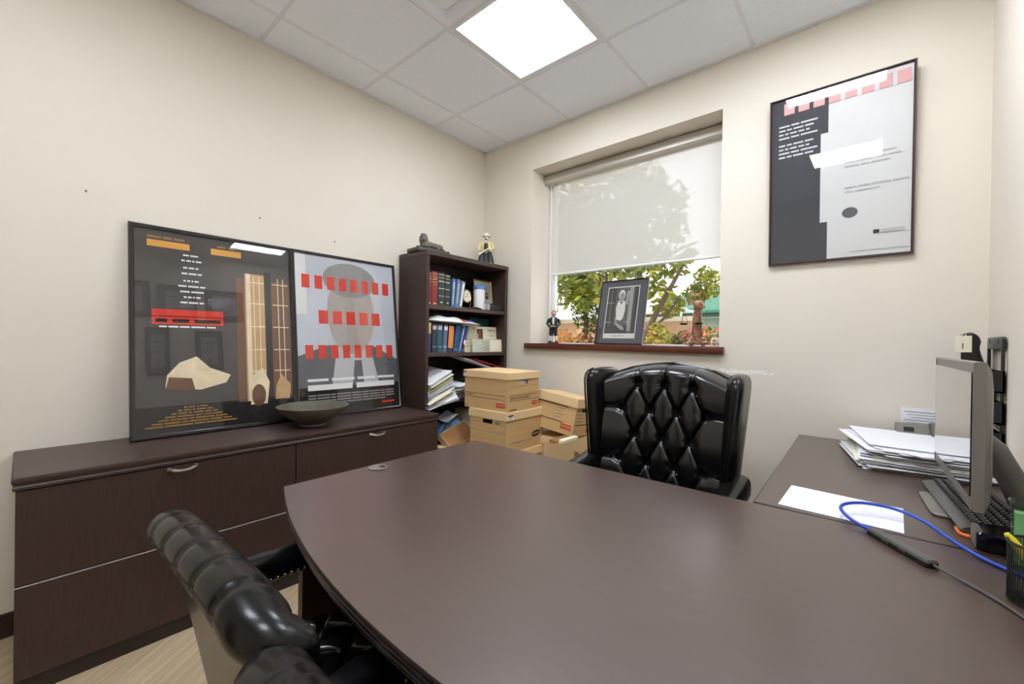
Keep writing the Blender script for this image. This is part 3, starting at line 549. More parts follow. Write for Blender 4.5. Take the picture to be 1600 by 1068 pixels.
o = MB().lathe([(0.016, 0), (0.018, 0.004), (0.010, 0.02), (0.013, 0.05), (0.008, 0.075), (0.011, 0.09), (0.001, 0.10)], mat('dark_maroon_glaze', (70, 30, 34), 0.3), 16).build('ornament'); o.location = (0.288, -0.492, SH[1]); tag(o, 'small dark maroon ornament between the leaning books and the cards', 'ornament')

# lion on its base
t = thing('lion_statuette', 'weathered lying lion statuette on a dark stone base atop the bookcase', 'statuette', (0.205, -0.752, BZ), (0, 0, -4))
b = MB(); b.span((-0.075, -0.14, 0), (0.075, 0.125, 0.026), stone_d, 0.002); b.span((-0.05, -0.07, 0.026), (0.05, 0.10, 0.034), stone_d, 0.002); b.build('base', t)
b = MB(); Z = 0.034
rings = []
for k in range(15):
    u = k / 14; y = -0.045 + 0.14 * u; rx = 0.038 * (1 - 0.25 * u) * math.sqrt(max(0.02, 1 - (max(0, u - 0.72) / 0.29) ** 2)); rz = (0.030 - 0.006 * u) * math.sqrt(max(0.02, 1 - (max(0, u - 0.72) / 0.29) ** 2))
    rings.append([(rx * math.cos(a), y, Z + rz * 0.95 + rz * math.sin(a)) for a in [2 * PI * q / 18 for q in range(18)]])
b.loft(rings, bronze); b.ball((0, -0.052, Z + 0.062), (0.036, 0.030, 0.046), bronze, 22); b.ball((0, -0.038, Z + 0.028), (0.042, 0.036, 0.036), bronze, 18)
b.ball((0.020, -0.068, Z + 0.066), (0.018, 0.016, 0.021), bronze, 16); b.ball((0.033, -0.078, Z + 0.056), (0.010, 0.010, 0.009), bronze, 12)
for s_ in (-1, 1):
    b.ball((0.029 + 0.006 * s_, -0.079 + 0.012 * s_, Z + 0.075), (0.003, 0.003, 0.0025), ink, 8); b.ball((0.006, -0.054 + 0.018 * s_, Z + 0.098), (0.006, 0.006, 0.007), bronze, 10)
    b.tube([(0.028 * s_, -0.035, Z + 0.016), (0.03 * s_ + 0.02, -0.075, Z + 0.010), (0.03 * s_ + 0.025, -0.10, Z + 0.008)], [0.014, 0.010, 0.009], bronze, 12)
    b.ball((0.030 * s_, 0.065, Z + 0.020), (0.016, 0.030, 0.021), bronze, 14); b.tube([(0.034 * s_, 0.085, Z + 0.008), (0.04 * s_, 0.03, Z + 0.007)], [0.009, 0.007], bronze, 10)
b.tube([(0, 0.085, Z + 0.012), (0.03, 0.105, Z + 0.008), (0.048, 0.07, Z + 0.006)], [0.005, 0.004, 0.005], bronze, 8); b.build('lion', t)

def head(mb, c, r, skin_m, hair_m=None, M=None):
    """small sculpted head: skull, nose, eyes, ears, hair; looks along -y"""
    mb.ball(c, (r * 0.78, r * 0.86, r), skin_m, 16, M); x, y, z = c
    mb.ball((x, y - r * 0.86, z - r * 0.1), (r * 0.12, r * 0.2, r * 0.2), skin_m, 8, M)
    for s_ in (-1, 1):
        mb.ball((x + s_ * r * 0.3, y - r * 0.74, z + r * 0.08), (r * 0.1, r * 0.08, r * 0.07), ink, 8, M); mb.ball((x + s_ * r * 0.78, y, z - r * 0.05), (r * 0.12, r * 0.2, r * 0.26), skin_m, 8, M)
    mb.ball((x, y - r * 0.78, z - r * 0.48), (r * 0.25, r * 0.08, r * 0.06), red_ink, 8, M)
    if hair_m: mb.ball((x, y + r * 0.15, z + r * 0.28), (r * 0.9, r * 0.92, r * 0.86), hair_m, 16, M)
# seated figurine with a pale hat on the bookcase
t = thing('figurine', 'seated figurine in a pale hat, yellow jacket and dark wide trousers atop the bookcase', 'figurine', (0.19, -0.155, BZ), (0, 0, 42))
b = MB(); b.loft([[(0.052 * sx_ * math.cos(a), 0.004 + 0.040 * sx_ * math.sin(a) - 0.01 * k, z) for a in [2 * PI * q / 20 for q in range(20)]] for k, (z, sx_) in enumerate(((0.118, 0.62), (0.085, 0.78), (0.045, 0.98), (0.012, 1.12), (0.0, 1.10)))], cloth_k)
for s_ in (-1, 1): b.tube([(s_ * 0.022, 0.0, 0.11), (s_ * 0.034, -0.032, 0.07), (s_ * 0.040, -0.040, 0.02)], [0.024, 0.025, 0.028], cloth_k, 14)
b.build('trousers', t)
b = MB(); b.loft([[(rx * math.cos(a), ry * math.sin(a), z) for a in [2 * PI * q / 18 for q in range(18)]] for z, rx, ry in ((0.105, 0.036, 0.026), (0.14, 0.038, 0.027), (0.185, 0.045, 0.028), (0.205, 0.036, 0.022), (0.212, 0.014, 0.012))], cloth_y)
for s_ in (-1, 1): b.tube([(s_ * 0.042, 0, 0.192), (s_ * 0.060, -0.008, 0.15), (s_ * 0.040 - 0.012, -0.040, 0.122)], [0.014, 0.013, 0.011], cloth_y, 10)
b.build('jacket', t)
b = MB(); b.loft([[(rx * math.cos(a), -0.006 + ry * math.sin(a), z) for a in [2 * PI * q / 16 for q in range(16)]] for z, rx, ry in ((0.125, 0.022, 0.026), (0.16, 0.025, 0.027), (0.195, 0.022, 0.024), (0.206, 0.01, 0.012))], cloth_k); b.ball((0, -0.028, 0.196), (0.008, 0.006, 0.012), cloth_w, 10); b.build('vest', t)
b = MB(); head(b, (0, -0.004, 0.236), 0.022, cloth_w, cloth_k); b.ball((0, -0.022, 0.222), (0.009, 0.006, 0.006), cloth_k, 8); b.build('head', t)
b = MB(); b.lathe([(0.036, 0.246), (0.038, 0.250), (0.025, 0.252), (0.023, 0.272), (0.018, 0.277), (0.001, 0.278)], cloth_w, 24); b.build('hat', t)
b = MB(); b.tube([(-0.055, -0.05, 0.085), (-0.02, -0.048, 0.115), (0.02, -0.042, 0.14), (0.04, -0.03, 0.15)], [0.008, 0.006, 0.005, 0.006], cloth_w, 10); b.build('held_flute', t)
for s_ in (-1, 1):
    b = MB(); b.ball((s_ * 0.042, -0.058, 0.011), (0.014, 0.026, 0.011), shoe_c, 14); b.build('shoe', t)

# third shelf: paper heaps
def sheet_stack(name, label, c, w_, d_, n, rot, seed, group=None, mats=None, th=0.0035, spread=0.015, cat='papers', curl=0.0):
    """a bundle of loose sheets, each slightly turned"""
    rnd = random.Random(seed); b = MB(); mats = mats or [paper]
    for k in range(n):
        mm = mats[rnd.randrange(len(mats))]; z = th * k
        M = T(rnd.uniform(-spread, spread), rnd.uniform(-spread, spread), z) @ RZ(rnd.uniform(-7, 7)); c1 = curl * rnd.uniform(0.5, 1.2)
        f = lambda u, v: Vector(((u - 0.5) * w_, (v - 0.5) * d_, c1 * (abs(2 * u - 1) ** 2.2) * (1 if u > .5 else .4)))
        b.grid(f, 8, 2, mm, M); b.grid(lambda u, v: f(u, v) - Vector((0, 0, th * 0.55)), 8, 2, mm, M, True)
        b.grid(lambda u, v: f(u, 0) - Vector((0, 0, th * 0.55 * v)), 8, 1, mm, M); b.grid(lambda u, v: f(u, 1) - Vector((0, 0, th * 0.55 * v)), 8, 1, mm, M)
        for e in (0, 1): b.grid(lambda u, v: f(e, u) - Vector((0, 0, th * 0.55 * v)), 2, 1, mm, M)
    o = b.build(name); o.location = c; o.rotation_euler = Euler([math.radians(a) for a in rot]); tag(o, label, cat, group); return o
GP = 'paper bundles sliding on the third shelf'
sheet_stack('paper_bundle', 'low bundle of loose white papers flat on the third shelf', (0.20, -0.56, SH[2] + 0.003), 0.24, 0.26, 14, (0, 0, 8), 3, GP, [paper, paper_g, paper_b], 0.004, 0.02)
sheet_stack('paper_bundle', 'thick bundle of white papers slumped at the left of the third shelf', (0.205, -0.705, SH[2] + 0.045), 0.26, 0.22, 18, (22, 6, -4), 4, GP, [paper, paper, paper_g], 0.005, 0.016, curl=0.01)
sheet_stack('paper_bundle', 'upper bundle of white papers and a yellow sheet in the slumped heap', (0.215, -0.735, SH[2] + 0.135), 0.25, 0.21, 10, (24, 8, 6), 6, GP, [paper, paper, paper_y], 0.005, 0.016, curl=0.01)
sheet_stack('paper_bundle', 'cream folders and papers wedged low in the slumped heap', (0.25, -0.73, SH[2] + 0.030), 0.23, 0.20, 6, (26, 12, -6), 8, GP, [paper_b, paper, paper_b], 0.005, 0.018, curl=0.012)
sheet_stack('magazine', 'curled white magazine hanging over the front edge of the third shelf', (0.335, -0.735, SH[2] + 0.000), 0.12, 0.23, 5, (20, 34, -12), 9, None, [paper, paper_g], 0.003, 0.006, 'magazine', 0.02)
sheet_stack('paper_bundle', 'white and grey printed papers lying against the stacked storage boxes', (0.235, -0.50, SH[2] + 0.062), 0.22, 0.18, 9, (6, 4, 14), 11, GP, [paper, paper_g], 0.005, 0.02, curl=0.012)
sheet_stack('folder', 'white folder leaning high on the third shelf, above the top storage box', (0.235, -0.30, SH[2] + 0.235), 0.20, 0.42, 4, (-15, 8, 4), 12, None, [paper, paper_g], 0.005, 0.006, 'folder')
sheet_stack('folder', 'red folder leaning over the white folder on the third shelf', (0.240, -0.235, SH[2] + 0.247), 0.19, 0.34, 3, (-13, 6, 2), 13, None, [mat('crimson_card', (176, 34, 62), 0.6)], 0.005, 0.004, 'folder')
b = MB(); b.box((0, 0, 0.10), (0.22, 0.36, 0.20), black_pl, 0.006); o = b.build('file_box'); o.location = (0.16, -0.28, SH[2] + 0.001); tag(o, 'black file box at the back of the third shelf under the leaning folders', 'box')
# fourth shelf and floor clutter beside the credenza
def lump(u, v):
    a = 2 * PI * u; r = math.sin(PI * v); k = 1 + 0.10 * math.sin(5 * a + 7 * v) + 0.06 * math.sin(11 * a - 5 * v)
    return Vector((0.085 * r * k * math.cos(a), 0.12 * r * k * math.sin(a), 0.10 - 0.10 * math.cos(PI * v) * (0.8 + 0.2 * k)))
b = MB(); b.grid(lump, 40, 22, mat('blue_plastic_bag', (92, 142, 190), 0.35, var=0.15, scale=18, bump=0.8, bscale=25)); o = b.build('plastic_bag'); o.location = (0.235, -0.565, SH[3] + 0.004); tag(o, 'crumpled blue plastic bag on the fourth shelf behind the cardboard tray', 'bag')
sheet_stack('paper_bundle', 'torn white papers on top of the blue plastic bag', (0.27, -0.61, SH[3] + 0.208), 0.10, 0.13, 3, (18, 14, 20), 15, None, [paper], 0.004, 0.012, curl=0.012)
for k, (y, lb) in enumerate(((-0.415, 'thin tan folder standing upright on the fourth shelf, left one'), (-0.385, 'thin tan folder standing upright on the fourth shelf, right one'))):
    b = MB(); b.box((0, 0, 0.12), (0.22, 0.006, 0.24), paper_b, M=RX(-9)); o = b.build('folder'); o.location = (0.20, y, SH[3] + 0.002); tag(o, lb, 'folder', 'tan folders on the fourth shelf')

# ------------------------------------------------------------------ storage boxes
def panel_hole(mb, w_, h_, hx, hz, hw, hh, m, M):
    X = [-w_ / 2, hx - hw / 2, hx + hw / 2, w_ / 2]; Zs = [0, hz - hh / 2, hz + hh / 2, h_]
    for i in range(3):
        for j in range(3):
            if i == 1 and j == 1: continue
            mb.poly([(X[i], 0, Zs[j]), (X[i + 1], 0, Zs[j]), (X[i + 1], 0, Zs[j + 1]), (X[i], 0, Zs[j + 1])], m, M)
def storage_box(label, loc, rot, L_, W_, Hh, lid_h=0.05, hole=True, front=None, right=None, group='brown storage boxes in the corner', holes='ends', lidtext=None):
    """closed file box. local: long side along x facing -y, short end facing +x (or as sized)"""
    t = thing('storage_box', label, 'box', loc, rot, group); b = MB(); bh = Hh - 0.008
    sides = [(L_, T(0, -W_ / 2, 0), 'f'), (W_, T(L_ / 2, 0, 0) @ RZ(90), 'r'), (L_, T(0, W_ / 2, 0) @ RZ(180), 'f'), (W_, T(-L_ / 2, 0, 0) @ RZ(-90), 'r')]
    for wd, M, k in sides:
        if (holes == 'x' and k == 'r') or (holes == 'y' and k == 'f'): panel_hole(b, wd, bh, 0, bh - lid_h - 0.012, 0.085, 0.026, card, M)
        else: b.poly([(-wd / 2, 0, 0), (wd / 2, 0, 0), (wd / 2, 0, bh), (-wd / 2, 0, bh)], card, M)
    b.poly([(-L_ / 2, -W_ / 2, 0.001), (-L_ / 2, W_ / 2, 0.001), (L_ / 2, W_ / 2, 0.001), (L_ / 2, -W_ / 2, 0.001)], card)
    body = b.build('body', t)
    o_ = 0.007; b = MB(); q = lambda e, z: [(-L_ / 2 - e, -W_ / 2 - e, z), (L_ / 2 + e, -W_ / 2 - e, z), (L_ / 2 + e, W_ / 2 + e, z), (-L_ / 2 - e, W_ / 2 + e, z)]
    b.loft([q(o_ - 0.003, Hh - lid_h + 0.001), q(o_ + 0.002, Hh - lid_h), q(o_, Hh - 0.003), q(o_ - 0.003, Hh)], card_l, False, True, None, False); b.poly(q(o_ - 0.003, Hh), card_l)
    if lidtext: lidtext(b, o_)
    b.build('lid', t)
    if front or right:
        b = MB()
        if front: front(b, T(0, -W_ / 2 - 0.0008, 0) @ RX(90), L_, Hh)
        if right: right(b, T(L_ / 2 + 0.0008, 0, 0) @ RZ(90) @ RX(90), W_, Hh)
        b.build('printing', t)
    return t
def flat(b, x0, z0, x1, z1, m, M, lift=0.0): b.poly([(x0, z0, lift), (x1, z0, lift), (x1, z1, lift), (x0, z1, lift)], m, M)
def logo_red(b, x, z, wd, hh, M): flat(b, x - wd / 2, z - hh / 2, x + wd / 2, z + hh / 2, red_ink, M); b.text('STAPLES', hh * 0.62, card_l, M @ T(x, z, 0.0006), wd * 0.84, 0.0001)
def top_front(b, M, L_, Hh):
    for z in (0.100, 0.074): flat(b, -L_ / 2 + 0.004, z, L_ / 2 - 0.025, z + 0.0028, ink, M)
    b.text('STORAGE BOX', 0.016, ink, M @ T(-L_ / 2 + 0.042, 0.0885, 0.0003), 0.072); logo_red(b, L_ / 2 - 0.062, 0.040, 0.075, 0.028, M); flat(b, -L_ / 2 + 0.004, 0.012, -L_ / 2 + 0.03, 0.016, ink, M)
def top_right(b, M, L_, Hh):
    for z in (0.100, 0.070): flat(b, -L_ / 2 + 0.012, z, L_ / 2 - 0.004, z + 0.0028, ink, M)
    for z in (0.110, 0.160): flat(b, -L_ / 2 + 0.012, z, L_ / 2 - 0.004, z + 0.0014, ink, M)
    b.text('BOITE DE RANGEMENT', 0.018, ink, M @ T(-0.035, 0.086, 0.0003), 0.20); logo_red(b, L_ / 2 - 0.04, 0.042, 0.062, 0.026, M); flat(b, -L_ / 2 + 0.02, 0.012, -L_ / 2 + 0.085, 0.018, ink, M)
S0 = (0.910, -0.690)      # near corner of the stack
def tag_left(b, o_): flat(b, -0.20, 0.232, -0.170, 0.240, ink, T(0, -0.16 - o_ - 0.0012, 0) @ RX(90))
storage_box('brown file box with red logo panels, topmost of the corner stack', (S0[0] - 0.192, S0[1] + 0.165, 0.772), (0, 0.6, 1.5), 0.385, 0.32, 0.252, 0.045, True, top_front, top_right, holes='x', lidtext=tag_left)
o = MB().box((0, 0, 0.095), (0.28, 0.22, 0.19), paper, 0.002).build('paper_files'); o.location = (S0[0] - 0.155, S0[1] + 0.165, 0.776); tag(o, 'white files showing through the hand hole of the topmost storage box', 'papers')
def low_front(b, M, L_, Hh):
    for z in (0.175, 0.120, 0.07): flat(b, -L_ / 2 + 0.006, z, L_ / 2 - 0.012, z + 0.0016, green_ink, M)
    flat(b, L_ / 2 - 0.0135, 0.01, L_ / 2 - 0.012, 0.176, green_ink, M); flat(b, L_ / 2 - 0.095, 0.178, L_ / 2 - 0.055, 0.190, green_ink, M)
def low_right(b, M, L_, Hh):
    b.poly([(L_ / 2 - 0.085 + 0.052 * math.cos(a) * (1.0), 0.088 + 0.021 * math.sin(a) * 1.0 + 0.004 * math.cos(a), 0) for a in [2 * PI * k / 28 for k in range(28)]], ink, M)
    b.text('BANKERS BOX', 0.016, card_l, M @ T(L_ / 2 - 0.085, 0.088, 0.0006) @ RZ(3), 0.084, 0.0001)
    flat(b, -L_ / 2 + 0.06, 0.056, L_ / 2 - 0.14, 0.060, green_ink, M)
def low_lid(b, o_):
    M = T(0.16 + o_ + 0.0022, 0, 0) @ RZ(90) @ RX(90); flat(b, -0.195, 0.212, -0.135, 0.247, paper_b, M); b.text('BANKERS BOX', 0.012, ink, M @ T(-0.165, 0.238, 0.0006), 0.05, 0.0001); flat(b, -0.19, 0.233, -0.14, 0.243, ink, M, 0.0004)
    for z in (0.225, 0.216): flat(b, -0.188, z, -0.15, z + 0.003, ink_g, M, 0.0004)
storage_box('brown file box with an oval black logo, second in the corner stack', (S0[0] - 0.162, S0[1] + 0.198, 0.512), (0, 0, 0.5), 0.32, 0.395, 0.26, 0.052, True, low_front, low_right, holes='y', lidtext=low_lid)
storage_box('brown file box third in the corner stack, mostly hidden by the desk', (S0[0] - 0.165, S0[1] + 0.20, 0.256), (0, 0, -1.5), 0.32, 0.395, 0.256, 0.05, True, None, None, holes='x')
storage_box('brown file box at the bottom of the corner stack', (S0[0] - 0.165, S0[1] + 0.20, 0.0), (0, 0, 0.8), 0.32, 0.395, 0.256, 0.05)
# right hand group: leaning box behind an open box
def lean_front(b, M, L_, Hh):
    for z, a in ((0.19, 0), (0.178, 0.0)): flat(b, -L_ / 2 + 0.004, z, L_ / 2 - 0.06, z + 0.006, ink, M)
    flat(b, -L_ / 2 + 0.004, 0.072, L_ / 2 - 0.085, 0.077, ink, M); logo_red(b, L_ / 2 - 0.058, 0.05, 0.082, 0.034, M); flat(b, -0.01, 0.08, -0.008, 0.175, ink_g, M)
    for k in range(4): flat(b, 0.005, 0.10 + 0.02 * k, 0.05 + 0.02 * (k % 2), 0.104 + 0.02 * k, ink_g, M)
def lean_right(b, M, L_, Hh):
    for z in (0.165, 0.07): flat(b, -L_ / 2 + 0.012, z, L_ / 2 - 0.004, z + 0.005, ink, M)
    for k in range(3): flat(b, -L_ / 2 + 0.02, 0.095 + 0.022 * k, -0.02, 0.099 + 0.022 * k, ink_g, M); flat(b, L_ / 2 - 0.06, 0.095 + 0.022 * k, L_ / 2 - 0.02, 0.099 + 0.022 * k, ink_g, M)
    logo_red(b, L_ / 2 - 0.05, 0.035, 0.06, 0.03, M); flat(b, -L_ / 2 + 0.02, 0.03, -L_ / 2 + 0.05, 0.035, ink_g, M)
lb_ = storage_box('tilted brown file box against the wall under the window, behind the open box', (1.005, -0.205, 0.612), (0, 0, 0), 0.31, 0.25, 0.25, 0.06, True, lean_front, lean_right, holes='x')
lb_.rotation_euler = (Matrix.Rotation(math.radians(9), 3, Vector((-0.65, 0.76, 0))) @ Matrix.Rotation(math.radians(1.0), 3, 'Z')).to_euler()
storage_box('closed brown file box below the tilted box, hidden by the open box', (0.965, -0.165, 0.272), (0, 0, 0), 0.24, 0.30, 0.30, 0.05)
storage_box('closed brown file box on the floor below the window, hidden by the open box', (0.965, -0.165, 0.0), (0, 0, 0), 0.24, 0.30, 0.27, 0.05)
storage_box('closed brown file box on the floor carrying the open box', (1.27, -0.44, 0.0), (0, 0, 1), 0.34, 0.21, 0.27, 0.05)
ob = thing('open_box', 'open brown cardboard box full of files beside the black tufted chair', 'box', (1.27, -0.44, 0.272), (0, 0, 1))
b = MB(); L_, W_ = 0.345, 0.21
def wallp(u0, p0, p1, h0, h1, bulge):
    p0, p1 = Vector(p0), Vector(p1); d_ = (p1 - p0).normalized(); nrm = Vector((d_.y, -d_.x, 0))
    def f(u, v):
        hh = h0 + (h1 - h0) * u + 0.028 * (abs(2 * u - 1) ** 2 - 1); return p0.lerp(p1, u) + Vector((0, 0, hh * v)) + nrm * (bulge * math.sin(PI * u) * v ** 1.5)
    b.grid(f, 14, 8, card_l); b.grid(lambda u, v: f(u, v) - nrm * 0.004, 14, 8, card, None, True)
wallp(0, (-L_ / 2, -W_ / 2, 0), (L_ / 2, -W_ / 2, 0), 0.330, 0.440, 0.03); wallp(0, (L_ / 2, -W_ / 2, 0), (L_ / 2, W_ / 2, 0), 0.440, 0.34, 0.01); wallp(0, (L_ / 2, W_ / 2, 0), (-L_ / 2, W_ / 2, 0), 0.31, 0.31, 0); wallp(0, (-L_ / 2, W_ / 2, 0), (-L_ / 2, -W_ / 2, 0), 0.31, 0.29, 0.0)
b.box((0, 0, 0.003), (L_, W_, 0.006), card); b.build('body', ob)
b = MB(); b.box((0.075, -W_ / 2 - 0.024, 0.30), (0.026, 0.002, 0.034), card_d); b.build('hand_hole', ob)
for k, (x, m, lb) in enumerate(((-0.13, card_d, 'brown accordion file at the left of the open box'), (-0.075, paper_b, 'cream papers standing in the open box beside the brown file'), (-0.02, mat('dark_binder', (48, 40, 38), 0.5), 'dark binder in the middle of the open box'), (0.04, paper, 'white papers in the middle of the open box'), (0.10, MATS['dark_binder'], 'dark folder at the right of the open box'))):
    b = MB(); b.box((0, 0, 0.17), (0.034 if k else 0.062, 0.17, 0.325 + 0.02 * (k % 2)), m, 0.002, M=RY(4)); o = b.build('file_folder', loc=None); o.location = (1.262 + x, -0.44, 0.283); tag(o, lb, 'folder', 'files in the open box')
# cardboard tray and flap seen between credenza and boxes
t = thing('cardboard_tray', 'shallow brown cardboard tray tipped on its side between credenza and boxes', 'box', (0.42, -0.66, 0.525), (22, 38, 12))
b = MB(); b.box((0, 0, 0.0), (0.14, 0.23, 0.004), card_l); b.box((0.07, 0, 0.03), (0.004, 0.23, 0.06), card); b.box((-0.07, 0, 0.03), (0.004, 0.23, 0.06), card); b.box((0, -0.115, 0.03), (0.14, 0.004, 0.06), card_l); b.box((0, 0.115, 0.03), (0.14, 0.004, 0.06), card_l); b.box((0, 0, 0.058), (0.13, 0.22, 0.003), card_d); b.build('body', t)
storage_box('brown cardboard carton on the floor between the credenza and the stacked boxes', (0.475, -0.675, 0.0), (0, 0, 4), 0.22, 0.30, 0.50, 0.05)

# ------------------------------------------------------------------ desk and return
DZ = 0.758
bow = [(1.245 + (2.99 - 1.245) * k / 28, 0) for k in range(29)]
bow = [(x, -2.287 + 0.214 * (x - 2.118) ** 2) for x, _ in bow]
outline = bow + [(2.99, -1.232), (1.234, -1.277)]
edge = [(0.022, DZ - 0.042), (0.010, DZ - 0.041), (0.007, DZ - 0.036), (0.010, DZ - 0.033), (0.004, DZ - 0.030), (0.003, DZ - 0.024), (0.007, DZ - 0.0215), (0.002, DZ - 0.018), (0.001, DZ - 0.012), (0.005, DZ - 0.0095), (0.0, DZ - 0.006), (0.0005, DZ - 0.002), (0.003, DZ)]
dk = thing('desk', 'large dark brown bow-front desk filling the foreground', 'desk', (2.1, -1.75, 0))
b = MB(); b.slab(outline, edge, desk_m, m_side=desk_edge); b.build('top', dk, True, 50)
for x in (1.272, 2.955):
    b = MB(); b.span((x, -2.085, 0.0), (x + 0.03, -1.30, 0.716), wood, 0.001, 1); b.build('end_panel', dk, True)
b = MB(); b.loft([[(x, y, z) for x, y in [(1.302 + 1.653 * k / 16, -1.93 + 0.14 * (k / 8 - 1) ** 2) for k in range(17)] + [(2.955 - 1.653 * k / 16, -1.90 + 0.14 * (k / 8 - 1) ** 2) for k in range(17)]] for z in (0.02, 0.716)], wood); b.build('modesty_panel', dk, True)
b = MB(); M = T(1.287, -1.817, DZ); b.lathe([(0.001, 0.0006), (0.034, 0.0006), (0.034, 0.003), (0.030, 0.0042), (0.001, 0.0042)], grey_lt, 28, M); b.box((0.010, 0.012, 0.0046), (0.024, 0.016, 0.0012), black_pl, M=M); b.build('grommet', dk, True)
rt_ = thing('desk_return', 'dark brown desk return running from the desk to the back wall', 'desk', (2.68, -0.62, 0))
b = MB(); e2 = [(max(0.0, d_ - 0.0), z) for d_, z in edge]
b.slab([(2.374, -1.238), (2.99, -1.228), (3.004, -0.004), (2.352, -0.004)], [(0.004, DZ - 0.034), (0.001, DZ - 0.031), (0.0, DZ - 0.004), (0.0012, DZ - 0.001), (0.003, DZ - 0.0003)], desk_m, m_side=desk_edge); b.build('top', rt_, True, 50)
b = MB(); b.span((2.372, -1.19, 0.0), (2.392, -0.03, 0.722), wood); b.build('side_panel', rt_, True)
b = MB(); b.span((2.392, -0.05, 0.05), (2.99, -0.03, 0.722), wood); b.build('back_panel', rt_, True)

# ------------------------------------------------------------------ tufted chairs
def tuft(a, c, sx, sy, xm=9):
    """0 at a button, shallow along the diamond seams, 1 on the cushions"""
    p_ = a / sx + c / sy; q_ = a / sx - c / sy
    s1 = abs(math.sin(PI * p_ / 2)); s2 = abs(math.sin(PI * q_ / 2))
    if abs(a) > xm: s1 = s2 = abs(math.cos(PI * c / sy / 2))
    return 0.55 * (1 - math.exp(-min(s1, s2) / 0.09)) + 0.45 * (s1 * s2) ** 0.4
def pit(a, c, sx, sy, xm=9):
    """closeness to the nearest button of the staggered lattice"""
    best = 9
    j0 = round(c / sy)
    for j in (j0 - 1, j0, j0 + 1):
        off = 0.0 if j % 2 == 0 else sx
        i = round((max(-xm, min(xm, a)) - off) / (2 * sx)); d2 = math.hypot(a - off - 2 * sx * i, c - sy * j); best = min(best, d2)
    return best

